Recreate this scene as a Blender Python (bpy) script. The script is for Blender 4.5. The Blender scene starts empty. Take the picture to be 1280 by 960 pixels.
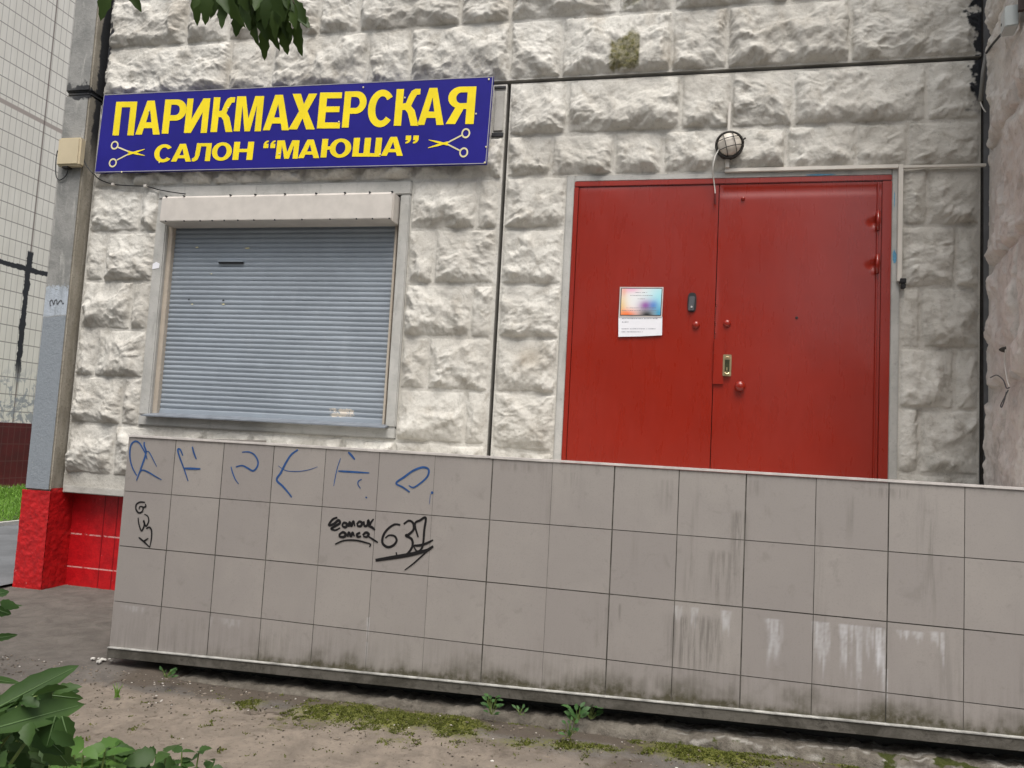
import bpy, bmesh, math, random
import numpy as np
from mathutils import Vector, Matrix, noise as mnoise
from mathutils.geometry import tessellate_polygon

random.seed(7)
SC = bpy.context.scene
COL = SC.collection
PI = math.pi

# ------------------------------------------------------------------ camera
FPX, YAW, PITCH, ROLL = 932.757, -0.2173858, 0.0770307, 0.0541037
CAM = np.array([0.0, 0.0, 1.33])
cy, sy, cp, sp = math.cos(YAW), math.sin(YAW), math.cos(PITCH), math.sin(PITCH)
_f = np.array([sy * cp, cy * cp, sp]); _r = np.array([cy, -sy, 0.0]); _u = np.cross(_r, _f)
_c, _s = math.cos(ROLL), math.sin(ROLL)
CR, CU, CF = _c * _r + _s * _u, -_s * _r + _c * _u, _f
cam_d = bpy.data.cameras.new('camera'); cam = bpy.data.objects.new('camera', cam_d); COL.objects.link(cam)
cam_d.sensor_width = 36; cam_d.lens = 36 * FPX / 1280; cam_d.clip_start = 0.05; cam_d.clip_end = 2000
M4 = Matrix(((CR[0], CU[0], -CF[0], CAM[0]), (CR[1], CU[1], -CF[1], CAM[1]), (CR[2], CU[2], -CF[2], CAM[2]), (0, 0, 0, 1)))
cam.matrix_world = M4
SC.camera = cam

def ray(px, py):
    return CR * ((px - 640) / FPX) + CU * ((480 - py) / FPX) + CF
def on(px, py, axis, d):            # point of the photograph's sight line on the plane axis = d
    r = ray(px, py); return CAM + r * ((d - CAM[axis]) / r[axis])
def fx(px, py, Y=5.08):             # -> (X, Z) on a plane parallel to the facade
    p = on(px, py, 1, Y); return (float(p[0]), float(p[2]))
def at(px, py, dist):
    r = ray(px, py); return CAM + r * (dist / np.linalg.norm(r))

# ------------------------------------------------------------------ noise
def _hash(ix, iy, seed):
    h = (ix.astype(np.int64) * 374761393 + iy.astype(np.int64) * 668265263 + int(seed) * 974634777) & 0x7fffffff
    h = ((h ^ (h >> 13)) * 1274126177) & 0x7fffffff
    return (h ^ (h >> 16)) & 0x7fffffff
def perlin(x, y, seed=0):
    x = np.asarray(x, float); y = np.asarray(y, float)
    ix, iy = np.floor(x), np.floor(y); fxx, fyy = x - ix, y - iy
    u = fxx ** 3 * (fxx * (fxx * 6 - 15) + 10); v = fyy ** 3 * (fyy * (fyy * 6 - 15) + 10)
    def g(a, b):
        an = _hash(ix + a, iy + b, seed) / 0x7fffffff * 2 * PI
        return np.cos(an) * (fxx - a) + np.sin(an) * (fyy - b)
    n0 = g(0, 0) * (1 - u) + g(1, 0) * u; n1 = g(0, 1) * (1 - u) + g(1, 1) * u
    return (n0 * (1 - v) + n1 * v) * 1.5
def fbm(x, y, seed=0, o=4):
    s = 0; a = 1.0; t = 0
    for i in range(o):
        s = s + a * perlin(x * 2 ** i, y * 2 ** i, seed + i * 17); t += a; a *= .5
    return s / t
def sstep(a, b, x):
    t = np.clip((x - a) / (b - a), 0, 1); return t * t * (3 - 2 * t)

# ------------------------------------------------------------------ objects
ORG = {}
def empty(name, loc, label, cat, group=None):
    o = bpy.data.objects.new(name, None); COL.objects.link(o); o.location = loc
    o.empty_display_size = .1
    o['label'] = label; o['category'] = cat
    if group: o['group'] = group
    ORG[o.name] = np.array(loc, float); return o
def tag(o, label, cat, group=None):
    o['label'] = label; o['category'] = cat
    if group: o['group'] = group
    return o
def mesh_obj(name, V, F, mat, parent=None, smooth=False, attrs=None, org=None, label=None, fast4=None):
    V = np.asarray(V, float).reshape(-1, 3)
    if parent is not None: og = ORG[parent.name]
    elif org is not None: og = np.array(org, float)
    else: og = np.zeros(3)
    me = bpy.data.meshes.new(name)
    L = V - og
    if fast4 is not None:
        n = len(fast4); me.vertices.add(len(L)); me.vertices.foreach_set('co', L.astype(np.float32).ravel())
        me.loops.add(n * 4); me.loops.foreach_set('vertex_index', fast4.astype(np.int32).ravel())
        me.polygons.add(n); me.polygons.foreach_set('loop_start', np.arange(n, dtype=np.int32) * 4)
        me.update(calc_edges=True)
    else:
        me.from_pydata(L.tolist(), [], F); me.update()
    if smooth: me.polygons.foreach_set('use_smooth', np.ones(len(me.polygons), bool))
    for k, a in (attrs or {}).items():
        at_ = me.attributes.new(k, 'FLOAT_COLOR', 'POINT')
        b = np.ones((len(V), 4), np.float32); a = np.asarray(a, np.float32); b[:, :a.shape[1]] = a
        at_.data.foreach_set('color', b.ravel())
    o = bpy.data.objects.new(name, me); COL.objects.link(o)
    if mat is not None: me.materials.append(mat)
    if parent is not None: o.parent = parent
    else: o.location = og
    ORG[o.name] = og
    if label: o['label'] = label
    return o

class MB:
    def __init__(s): s.V = []; s.F = []
    def raw(s, V, F):
        n = len(s.V); s.V += [tuple(map(float, v)) for v in V]; s.F += [[i + n for i in f] for f in F]; return s
    def box(s, x0, x1, y0, y1, z0, z1):
        V = [(x, y, z) for x in (x0, x1) for y in (y0, y1) for z in (z0, z1)]
        return s.raw(V, [(0, 1, 3, 2), (4, 6, 7, 5), (0, 4, 5, 1), (2, 3, 7, 6), (0, 2, 6, 4), (1, 5, 7, 3)])
    def obox(s, c, ax, ay, az):
        c, ax, ay, az = map(np.array, (c, ax, ay, az))
        V = [c + i * ax + j * ay + k * az for i in (-1, 1) for j in (-1, 1) for k in (-1, 1)]
        return s.raw(V, [(0, 1, 3, 2), (4, 6, 7, 5), (0, 4, 5, 1), (2, 3, 7, 6), (0, 2, 6, 4), (1, 5, 7, 3)])
    def tube(s, pts, r, n=8, cap=True):
        P = [np.array(p, float) for p in pts]; R = r if hasattr(r, '__len__') else [r] * len(P)
        V = []; F = []; up = np.array([.31, .17, .93])
        for i, p in enumerate(P):
            t = P[min(i + 1, len(P) - 1)] - P[max(i - 1, 0)]; t = t / (np.linalg.norm(t) + 1e-9)
            if abs(t @ up) > .97: up = np.array([.9, .3, .1])
            a = np.cross(t, up); a /= np.linalg.norm(a); b = np.cross(t, a); up = -b if False else up
            for k in range(n):
                th = 2 * PI * k / n; V.append(p + R[i] * (math.cos(th) * a + math.sin(th) * b))
        for i in range(len(P) - 1):
            for k in range(n):
                F.append((i * n + k, i * n + (k + 1) % n, (i + 1) * n + (k + 1) % n, (i + 1) * n + k))
        if cap: F.append(tuple(range(n))[::-1]); F.append(tuple((len(P) - 1) * n + k for k in range(n)))
        return s.raw(V, F)
    def lathe(s, c, axis, prof, n=24):          # prof: (along axis, radius)
        c = np.array(c, float); w = np.array(axis, float); w /= np.linalg.norm(w)
        a = np.cross(w, [.2, .3, .9]); a /= np.linalg.norm(a); b = np.cross(w, a); V = []; F = []
        for h, r in prof:
            for k in range(n):
                th = 2 * PI * k / n; V.append(c + w * h + r * (math.cos(th) * a + math.sin(th) * b))
        for i in range(len(prof) - 1):
            for k in range(n): F.append((i * n + k, i * n + (k + 1) % n, (i + 1) * n + (k + 1) % n, (i + 1) * n + k))
        F.append(tuple(range(n))[::-1]); F.append(tuple((len(prof) - 1) * n + k for k in range(n)))
        return s.raw(V, F)
    def poly(s, loops, to3):                    # flat filled outline with holes
        pts = [p for l in loops for p in l]
        tri = tessellate_polygon([[Vector((p[0], p[1], 0)) for p in l] for l in loops])
        return s.raw([to3(*p) for p in pts], [tuple(t) for t in tri])
    def ribbon(s, pts, w, to3):                 # brush stroke: pts 2D, w widths
        n = len(pts); W = w if hasattr(w, '__len__') else [w] * n; V = []; F = []
        for i, p in enumerate(pts):
            a = pts[max(i - 1, 0)]; b = pts[min(i + 1, n - 1)]; tx, ty = b[0] - a[0], b[1] - a[1]; l = math.hypot(tx, ty) + 1e-9
            nx, ny = -ty / l, tx / l
            V += [to3(p[0] + nx * W[i] / 2, p[1] + ny * W[i] / 2, i), to3(p[0] - nx * W[i] / 2, p[1] - ny * W[i] / 2, i)]
            if i: F.append((2 * i - 2, 2 * i - 1, 2 * i + 1, 2 * i))
        return s.raw(V, F)
    def build(s, name, mat, parent=None, bevel=0, smooth=False, org=None, label=None, seg=2):
        o = mesh_obj(name, s.V, s.F, mat, parent, smooth, org=org, label=label)
        bm = bmesh.new(); bm.from_mesh(o.data); bmesh.ops.recalc_face_normals(bm, faces=bm.faces)
        if bevel: bmesh.ops.bevel(bm, geom=[e for e in bm.edges if e.calc_face_angle(0) > .5], offset=bevel, segments=seg, affect='EDGES', clamp_overlap=True)
        bm.to_mesh(o.data); bm.free()
        if bevel or smooth: o.data.shade_auto_smooth(angle=.7) if hasattr(o.data, 'shade_auto_smooth') else None
        return o
def smooth_curve(pts, k=6):
    out = []; n = len(pts)
    for i in range(n - 1):
        p0, p1, p2, p3 = (np.array(pts[max(0, min(n - 1, j))], float) for j in (i - 1, i, i + 1, i + 2))
        for t in np.arange(0, 1, 1 / k):
            out.append(tuple(.5 * (2 * p1 + (p2 - p0) * t + (2 * p0 - 5 * p1 + 4 * p2 - p3) * t * t + (3 * p1 - p0 - 3 * p2 + p3) * t ** 3)))
    out.append(tuple(pts[-1])); return out
class Grid:                                      # collects height-field patches into one mesh
    def __init__(s): s.V = []; s.Q = []; s.A = []; s.n = 0
    def add(s, P, A=None):
        ny, nx, _ = P.shape; i = np.arange(ny * nx).reshape(ny, nx) + s.n
        s.V.append(P.reshape(-1, 3)); s.Q.append(np.stack([i[:-1, :-1], i[:-1, 1:], i[1:, 1:], i[1:, :-1]], -1).reshape(-1, 4))
        s.A.append(np.zeros((ny * nx, 3)) if A is None else A.reshape(-1, 3)); s.n += ny * nx
    def build(s, name, mat, parent=None, smooth=True, org=None, label=None):
        return mesh_obj(name, np.concatenate(s.V), None, mat, parent, smooth, {'mask': np.concatenate(s.A)}, org, label, np.concatenate(s.Q))

# ------------------------------------------------------------------ materials
class Sh:
    def __init__(s, name, rough=.8, spec=.4, metal=0, coat=0):
        s.m = bpy.data.materials.new(name); s.m.use_nodes = True; s.t = s.m.node_tree; s.n = s.t.nodes
        s.b = s.n['Principled BSDF']; s.b.inputs['Roughness'].default_value = rough
        s.b.inputs['Specular IOR Level'].default_value = spec; s.b.inputs['Metallic'].default_value = metal
        s.b.inputs['Coat Weight'].default_value = coat; s.b.inputs['Coat Roughness'].default_value = .12
        s.co = s.n.new('ShaderNodeTexCoord').outputs['Object']
    def link(s, a, inp):
        if hasattr(a, 'is_output'): s.t.links.new(a, inp)
        elif isinstance(a, (tuple, list)): inp.default_value = (*a, 1) if len(a) == 3 and len(inp.default_value) == 4 else a
        else: inp.default_value = a
    def vec(s, scale=(1, 1, 1), loc=(0, 0, 0)):
        n = s.n.new('ShaderNodeMapping'); s.t.links.new(s.co, n.inputs[0]); n.inputs['Scale'].default_value = scale; n.inputs['Location'].default_value = loc
        return n.outputs[0]
    def noise(s, scale, detail=4, rough=.6, dist=0, vec=None):
        n = s.n.new('ShaderNodeTexNoise'); s.t.links.new(vec or s.co, n.inputs['Vector'])
        n.inputs['Scale'].default_value = scale; n.inputs['Detail'].default_value = detail; n.inputs['Roughness'].default_value = rough; n.inputs['Distortion'].default_value = dist
        return n.outputs['Fac']
    def vor(s, scale, feature='F1', vec=None):
        n = s.n.new('ShaderNodeTexVoronoi'); s.t.links.new(vec or s.co, n.inputs['Vector']); n.feature = feature; n.inputs['Scale'].default_value = scale
        return n.outputs['Distance']
    def ramp(s, f, lo, hi, a=0.0, b=1.0):
        n = s.n.new('ShaderNodeMapRange'); n.interpolation_type = 'SMOOTHSTEP'; s.link(f, n.inputs[0])
        n.inputs[1].default_value = lo; n.inputs[2].default_value = hi; n.inputs[3].default_value = a; n.inputs[4].default_value = b
        return n.outputs[0]
    def mix(s, f, a, b, mode='MIX'):
        n = s.n.new('ShaderNodeMix'); n.data_type = 'RGBA'; n.blend_type = mode
        s.link(f, n.inputs[0]); s.link(a, n.inputs[6]); s.link(b, n.inputs[7]); return n.outputs[2]
    def math(s, op, a, b=0.0, clamp=False):
        n = s.n.new('ShaderNodeMath'); n.operation = op; n.use_clamp = clamp; s.link(a, n.inputs[0]); s.link(b, n.inputs[1]); return n.outputs[0]
    def xyz(s, org=(0, 0, 0)):
        n = s.n.new('ShaderNodeSeparateXYZ'); s.t.links.new(s.vec((1, 1, 1), org), n.inputs[0]); return n.outputs
    def attr(s, name='mask'):
        n = s.n.new('ShaderNodeAttribute'); n.attribute_name = name
        q = s.n.new('ShaderNodeSeparateColor'); s.t.links.new(n.outputs['Color'], q.inputs[0]); return q.outputs
    def col(s, c): s.link(c, s.b.inputs['Base Color']); return s
    def rough(s, c): s.link(c, s.b.inputs['Roughness']); return s
    def bump(s, h, strength=.3, dist=.01):
        n = s.n.new('ShaderNodeBump'); n.inputs['Strength'].default_value = strength; n.inputs['Distance'].default_value = dist
        s.link(h, n.inputs['Height']); s.t.links.new(n.outputs[0], s.b.inputs['Normal']); return s
def plain(name, c, rough=.6, spec=.4, metal=0, var=.25, scale=6, coat=0, bump=0, bscale=60):
    s = Sh(name, rough, spec, metal, coat)
    d = tuple(x * (1 - var) for x in c)
    s.col(s.mix(s.ramp(s.noise(scale, 5), .3, .7), c, d))
    if bump: s.bump(s.noise(bscale, 4), bump, .004)
    return s.m

def make_stone(name, c1, c2, c3):
    s = Sh(name, .88, .25)
    n1 = s.noise(1.7, 5); n2 = s.noise(9, 6, .65, .6); n3 = s.noise(60, 4, .7)
    c = s.mix(s.ramp(n1, .35, .68), c1, c2)
    c = s.mix(s.ramp(n2, .48, .72, 0, .75), c, c3)
    streak = s.noise(3.2, 5, .6, .2, s.vec((4, 4, .6)))
    c = s.mix(s.ramp(streak, .56, .78, 0, .5), c, tuple(x * .62 for x in c2))
    c = s.mix(s.ramp(n3, .56, .74, 0, .5), c, tuple(x * .45 for x in c2))
    c = s.mix(s.ramp(s.noise(4.5, 8, .75, .8), .55, .72, 0, .55), c, tuple(x * .55 for x in c2))
    c = s.mix(s.ramp(s.noise(130, 2, .6), .68, .74, 0, .5), c, tuple(x * .25 for x in c2))
    r, g, b = s.attr()[:3]
    c = s.mix(s.ramp(b, 0, 1, 0, .8), c, (.23, .17, .10))
    c = s.mix(g, c, s.mix(s.ramp(n3, .35, .65), (.075, .075, .025), (.20, .18, .09)))
    c = s.mix(r, c, s.mix(n3, (.012, .013, .016), (.05, .052, .06)))
    s.col(c).bump(s.math('ADD', s.math('MULTIPLY', n3, .7), s.noise(26, 5, .7)), .5, .010)
    return s.m
STONE = make_stone('weathered_white_stone', (.605, .585, .538), (.475, .452, .408), (.335, .308, .265))
STONE_R = make_stone('pinkish_stone', (.66, .625, .58), (.55, .515, .475), (.40, .37, .335))

def make_concrete(name, a, b, dark=.5, bump=.3):
    s = Sh(name, .85, .25); n = s.noise(4, 6, .65, .4); n2 = s.noise(45, 4, .7)
    c = s.mix(s.ramp(n, .35, .68), a, b); c = s.mix(s.ramp(n2, .58, .75, 0, .5), c, tuple(x * dark for x in b))
    st = s.noise(5, 4, .6, .2, s.vec((3, 3, .5))); c = s.mix(s.ramp(st, .58, .75, 0, .5), c, tuple(x * .6 for x in b))
    s.col(c).bump(s.math('ADD', n2, s.noise(14, 4)), bump, .008); return s.m
CONC = make_concrete('pale_concrete', (.47, .455, .42), (.36, .345, .315))
CONC_D = make_concrete('gap_shade_concrete', (.05, .048, .045), (.03, .03, .028))  # near-black colour stands in for the shade inside the gaps
CONC_FOOT = make_concrete('footing_concrete', (.22, .20, .17), (.13, .115, .095), .45, .6)
SURR = make_concrete('surround_concrete', (.46, .45, .425), (.36, .355, .335))

# pilaster: bare grey concrete above, blue-grey paint below, a pale painted-over patch, tar at the joint
def make_pilaster():
    s = Sh('pilaster_concrete', .8, .3); X, Y, Z = s.xyz((-1.4, 5.3, 0))
    n = s.noise(5, 6, .65, .5); n2 = s.noise(50, 4, .7); nv = s.noise(6, 4, .6, .3, s.vec((2.5, 2.5, .45)))
    c = s.mix(s.ramp(n, .35, .66), (.29, .285, .27), (.20, .20, .19))
    c = s.mix(s.ramp(nv, .55, .72, 0, .7), c, (.42, .41, .38))
    c = s.mix(s.ramp(n2, .58, .74, 0, .5), c, (.12, .12, .115))
    e = s.math('ADD', Z, s.math('MULTIPLY', s.math('SUBTRACT', n, .5), .10))
    paint = s.mix(s.ramp(n2, .45, .7, 0, .5), (.235, .26, .285), (.19, .21, .235))
    c = s.mix(s.ramp(e, 2.12, 2.13, 1, 0), c, paint)
    patch = s.math('MULTIPLY', s.ramp(e, 2.125, 2.135), s.ramp(s.math('ADD', Z, s.math('MULTIPLY', s.math('SUBTRACT', n2, .5), .22)), 2.36, 2.38, 1, 0))
    c = s.mix(patch, c, s.mix(s.ramp(nv, .4, .65), (.40, .44, .49), (.30, .33, .36)))
    chips = s.math('MULTIPLY', s.ramp(s.noise(17, 5, .7, 1), .66, .70), s.ramp(Z, 1.6, 1.0, .2, 1))
    c = s.mix(chips, c, (.45, .46, .46))
    # brown bare side face
    side = s.ramp(Y, 4.974, 4.978)
    sc = s.mix(s.ramp(nv, .4, .65), (.255, .23, .185), (.34, .31, .26)); sc = s.mix(s.ramp(n2, .5, .72, 0, .6), sc, (.14, .125, .10))
    c = s.mix(side, c, sc)
    tz = s.math('ADD', s.math('ABSOLUTE', s.math('SUBTRACT', Z, 3.975)), s.math('MULTIPLY', s.math('SUBTRACT', s.noise(9, 4), .5), .22))
    tar = s.math('MULTIPLY', s.ramp(tz, .045, .07, 1, 0), s.ramp(X, -4.99, -4.82, .75, 1))
    sx = s.math('ADD', Y, s.math('MULTIPLY', s.math('SUBTRACT', s.noise(11, 4), .5), .09))
    tar2 = s.math('MULTIPLY', s.ramp(sx, 5.025, 5.045), s.ramp(Z, 3.3, 3.7))
    c = s.mix(s.math('MAXIMUM', tar, tar2), c, (.03, .031, .034))
    s.col(c).bump(s.math('ADD', n2, n), .4, .01); return s.m
PIL = make_pilaster()

def make_red_plinth():
    s = Sh('red_plinth_paint', .42, .4); n = s.noise(12, 5); 
    c = s.mix(s.ramp(n, .3, .7), (.50, .010, .012), (.34, .007, .009))
    c = s.mix(s.ramp(s.noise(38, 3, .7, .6), .70, .73, 0, .7), c, (.66, .36, .34))
    s.col(c).bump(s.math('ADD', s.noise(30, 4, .6), s.math('MULTIPLY', s.noise(9, 3), 1.3)), .45, .012); return s.m
REDP = make_red_plinth()
def make_red_brick():
    s = Sh('red_painted_cladding', .4, .4); X, Y, Z = s.xyz((-1.4, 5.3, 0)); n = s.noise(12, 5)
    c = s.mix(s.ramp(n, .3, .7), (.53, .008, .012), (.38, .005, .009))
    def groove(v, pos, w): return s.ramp(s.math('ABSOLUTE', s.math('SUBTRACT', v, pos)), w * .4, w, 1, 0)
    g = None
    for p in (-4.42, -4.30, -4.18, -4.06, -3.94):
        k = groove(X, p, .007); g = k if g is None else s.math('MAXIMUM', g, k)
    c = s.mix(s.math('MULTIPLY', g, .8), c, (.20, .003, .006))
    wl = s.math('MAXIMUM', groove(Z, .405, .008), groove(Z, .145, .007))
    c = s.mix(s.math('MULTIPLY', wl, s.ramp(s.noise(25, 3), .36, .5)), c, (.62, .32, .30))
    c = s.mix(s.ramp(s.noise(42, 3, .7, .6), .72, .75, 0, .6), c, (.66, .36, .34))
    s.col(c).bump(s.math('SUBTRACT', s.noise(40, 4), s.math('MULTIPLY', g, 2)), .4, .008); return s.m
REDB = make_red_brick()

def make_door_paint():
    s = Sh('red_door_enamel', .30, .42, 0, .45); n = s.noise(2.3, 5, .6, .3); nv = s.noise(6, 4, .55, .2, s.vec((3, 3, .5)))
    c = s.mix(s.ramp(n, .3, .7), (.26, .0115, .0018), (.235, .0100, .0016))
    c = s.mix(s.ramp(nv, .5, .75, 0, .2), c, (.30, .014, .005))
    c = s.mix(s.ramp(s.noise(70, 3, .7), .74, .77, 0, .5), c, (.5, .15, .13))
    s.col(c); s.rough(s.ramp(nv, .3, .7, .26, .32))
    s.bump(s.math('ADD', s.math('MULTIPLY', s.noise(120, 3), .25), s.math('ADD', s.noise(9, 4, .6, .5), s.noise(14, 3, .5, 0, s.vec((1, 1, .15))))), .05, .01); return s.m
DOOR = make_door_paint()
def make_shutter():
    s = Sh('shutter_blue_grey', .5, .4); X, Y, Z = s.xyz((-1.4, 5.3, 0)); n = s.noise(2.5, 4); nv = s.noise(7, 5, .6, .2, s.vec((1, 1, .25))); n3 = s.noise(55, 4, .7)
    c = s.mix(s.ramp(n, .35, .65), (.30, .338, .382), (.268, .302, .342))
    c = s.mix(s.ramp(nv, .55, .78, 0, .5), c, (.35, .38, .42))
    c = s.mix(s.ramp(n3, .66, .75, 0, .45), c, (.15, .17, .2))
    hole = s.noise(9, 5, .75, 1.2, s.vec((1, 1, 2.2)))
    reg = s.math('MULTIPLY', s.ramp(s.math('ABSOLUTE', s.math('SUBTRACT', X, -2.415)), .07, .17, 1, 0), s.ramp(s.math('ABSOLUTE', s.math('SUBTRACT', Z, 1.475)), .02, .06, 1, 0))
    c = s.mix(s.ramp(s.math('MULTIPLY', s.noise(26, 5, .7, .5), reg), .42, .46), c, (.66, .60, .52))
    s.col(c).bump(n3, .08, .004); return s.m
SHUT = make_shutter()
BOXP = plain('box_pale_beige', (.56, .52, .475), .5, var=.12, scale=9)
RAIL = plain('rail_beige', (.47, .41, .34), .5, var=.12, scale=9)
SILL = plain('sill_grey_blue', (.20, .22, .25), .45, var=.3, scale=12)
BLACK = plain('black_plastic', (.02, .02, .022), .5, var=.3)
DARKM = plain('dark_metal', (.045, .04, .035), .55, metal=.2, var=.4, scale=30)
WHITEP = plain('white_plastic_trunking', (.66, .62, .56), .5, var=.1)
TRIMW = plain('white_edge_trim', (.62, .58, .55), .45, var=.25, scale=14)
GOLD = plain('brass_lock', (.62, .50, .30), .32, metal=.9, var=.2, scale=30)
LOCKD = plain('lock_dark_green', (.05, .05, .02), .35, var=.5, scale=40)
GREYCABLE = plain('grey_cable', (.24, .235, .22), .6)
WHITECABLE = plain('white_cable', (.7, .68, .63), .5)
BEIGEBOX = plain('beige_plastic_box', (.56, .475, .32), .5, var=.12, scale=4)
PALEBOX = plain('pale_green_grey_box', (.52, .56, .55), .5, var=.12)
SIGNB = plain('sign_blue_film', (.016, .013, .215), .42, .2, var=.14, scale=3)
SIGNY = plain('sign_yellow_film', (.92, .72, .012), .42, .3, var=.14, scale=4)
SIGNW = plain('sign_white_film', (.82, .74, .42), .45)
SIGNEDGE = plain('sign_grey_edge', (.34, .33, .36), .5)
GLASS = Sh('milky_lamp_glass', .35, .4); GLASS.col(GLASS.mix(GLASS.ramp(GLASS.noise(16, 4), .3, .7), (.64, .585, .51), (.53, .48, .41))); GLASS = GLASS.m
PAPER = plain('white_paper', (.78, .78, .82), .7, var=.05)
PAPERFR = plain('silver_paper_frame', (.62, .57, .55), .5)
PENCIL = plain('grey_print', (.20, .20, .24), .8)
BLUEM = plain('blue_marker', (.022, .085, .26), .6, var=.3, scale=60)
BLACKM = plain('black_marker', (.008, .007, .008), .5)
GREYM = plain('grey_marker', (.10, .105, .115), .7)
BLUEPATCH = plain('blue_paint_smear', (.12, .33, .50), .6, var=.3, scale=50)
WOOD = plain('bark', (.12, .09, .065), .9, var=.5, scale=14, bump=.6, bscale=40)
STEM = plain('green_stem', (.12, .17, .04), .6)

def make_tile():
    s = Sh('beige_grey_tile', .52, .35); r, g, b = s.attr()[:3]
    n = s.noise(160, 3, .7); n2 = s.noise(3.5, 5, .6); nv = s.noise(16, 5, .65, .3, s.vec((3.2, 1, .22)))
    tv = s.attr('tone')[0]
    c = s.mix(s.ramp(n2, .35, .68), (.336, .308, .284), (.303, .278, .257))
    c = s.mix(tv, c, (.272, .247, .232)); c = s.mix(s.ramp(s.noise(1.3, 4), .4, .65, 0, .6), c, (.275, .25, .236)); c = s.mix(s.ramp(s.noise(11, 6, .7, .5), .56, .72, 0, .4), c, (.20, .183, .168))
    c = s.mix(s.ramp(n, .5, .75, 0, .35), c, (.20, .185, .17))
    c = s.mix(s.math('MULTIPLY', b, s.ramp(nv, .38, .66)), c, (.13, .118, .105))
    c = s.mix(s.math('MULTIPLY', g, s.ramp(s.noise(30, 5, .7), .25, .6, .45, 1)), c, s.mix(n2, (.045, .042, .026), (.085, .075, .045)))
    c = s.mix(r, c, (.60, .60, .62))
    s.col(c); s.rough(s.ramp(n2, .3, .7, .46, .62)); s.bump(n, .05, .002); return s.m
TILE = make_tile()
def make_grout():
    s = Sh('dirty_grout', .9, .2); X, Y, Z = s.xyz(); n = s.noise(4, 5, .7)
    s.col(s.mix(s.ramp(n, .45, .6), (.06, .055, .046), (.13, .12, .105))); return s.m
GROUT = make_grout()
def make_strip():
    s = Sh('grimy_base_strip', .6, .4); n = s.noise(5, 6, .7, .5); n2 = s.noise(26, 5, .7, .6)
    c = s.mix(s.ramp(n, .4, .65), (.115, .105, .09), (.055, .05, .04)); c = s.mix(s.ramp(n2, .5, .72, 0, .8), c, (.035, .031, .024))
    c = s.mix(s.ramp(s.noise(14, 4, .7, 1.2), .66, .72, 0, .5), c, (.24, .23, .21))
    s.col(c).bump(n2, .4, .01); return s.m
STRIP = make_strip()
LIP = plain('strip_pale_lip', (.46, .45, .42), .6, var=.55, scale=16)

def make_ground():
    s = Sh('dusty_asphalt', .93, .2); r, g, b = s.attr()[:3]
    n = s.noise(7, 6, .65, .5); n2 = s.noise(55, 6, .75); n3 = s.noise(220, 3, .7)
    asph = s.mix(s.ramp(n, .3, .7), (.155, .139, .124), (.105, .094, .084))
    sand = s.mix(s.ramp(n, .3, .7), (.27, .226, .182), (.175, .146, .119))
    c = s.mix(s.ramp(s.math('ADD', r, s.math('MULTIPLY', s.math('SUBTRACT', n2, .5), .55)), .25, .75), asph, sand)
    c = s.mix(s.ramp(s.math('ADD', b, s.math('MULTIPLY', s.math('SUBTRACT', n2, .5), .8)), .35, .75, 0, .88), c, s.mix(n2, (.055, .043, .033), (.13, .105, .082)))
    c = s.mix(s.ramp(n2, .54, .70, 0, .65), c, (.085, .072, .058))
    c = s.mix(s.ramp(s.noise(17, 6, .75, .8), .56, .68, 0, .6), c, (.12, .10, .082))
    c = s.mix(s.ramp(n3, .68, .76, 0, .5), c, (.5, .47, .43))
    m = s.ramp(s.math('ADD', g, s.math('MULTIPLY', s.math('SUBTRACT', s.math('ADD', s.math('MULTIPLY', n2, .6), s.math('MULTIPLY', s.noise(18, 5, .7, .4), .4)), .5), 2.2)), .15, 1.0, 0, .8)
    c = s.mix(m, c, s.mix(s.ramp(n2, .3, .7), (.085, .10, .016), (.19, .20, .03)))
    s.col(c).bump(s.math('ADD', s.math('MULTIPLY', n2, 1.0), s.math('ADD', s.math('MULTIPLY', n3, .4), s.math('MULTIPLY', m, .6))), .55, .018); return s.m
GROUND = make_ground()
ASPH = plain('asphalt', (.13, .13, .135), .9, var=.3, scale=3, bump=.5, bscale=90)
ROADM = plain('road_asphalt', (.15, .155, .162), .9, var=.3, scale=3, bump=.5, bscale=90)
SOIL = plain('lawn_soil', (.07, .11, .03), .95, var=.4, scale=5)
def leaf_mat(name, a, b, rough=.5, trans=.25):
    s = Sh(name, rough, .25); g = s.n.new('ShaderNodeObjectInfo'); n = s.noise(14, 3)
    geo = s.n.new('ShaderNodeNewGeometry'); 
    c = s.mix(geo.outputs['Random Per Island'], a, b); c = s.mix(s.ramp(n, .3, .7, 0, .35), c, tuple(x * .6 for x in a))
    s.col(c); out = s.n['Material Output']; tr = s.n.new('ShaderNodeBsdfTranslucent'); s.link(s.mix(.5, c, tuple(min(1, x * 1.6) for x in b)), tr.inputs[0])
    ad = s.n.new('ShaderNodeMixShader'); ad.inputs[0].default_value = trans
    s.t.links.new(s.b.outputs[0], ad.inputs[1]); s.t.links.new(tr.outputs[0], ad.inputs[2]); s.t.links.new(ad.outputs[0], out.inputs[0])
    return s.m
LEAF_T = leaf_mat('maple_leaf', (.035, .065, .016), (.075, .125, .03))
LEAF_B = leaf_mat('shrub_leaf', (.022, .055, .012), (.055, .105, .026))
LEAF_L = leaf_mat('ground_weed_leaf', (.05, .12, .022), (.10, .19, .04))
LEAF_W = leaf_mat('weed_leaf', (.04, .095, .028), (.07, .15, .045))
GRASSM = leaf_mat('grass_blade', (.12, .25, .03), (.20, .36, .06))
MOSSM = leaf_mat('moss_tuft', (.06, .072, .012), (.135, .145, .026), .8, .15)

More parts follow.
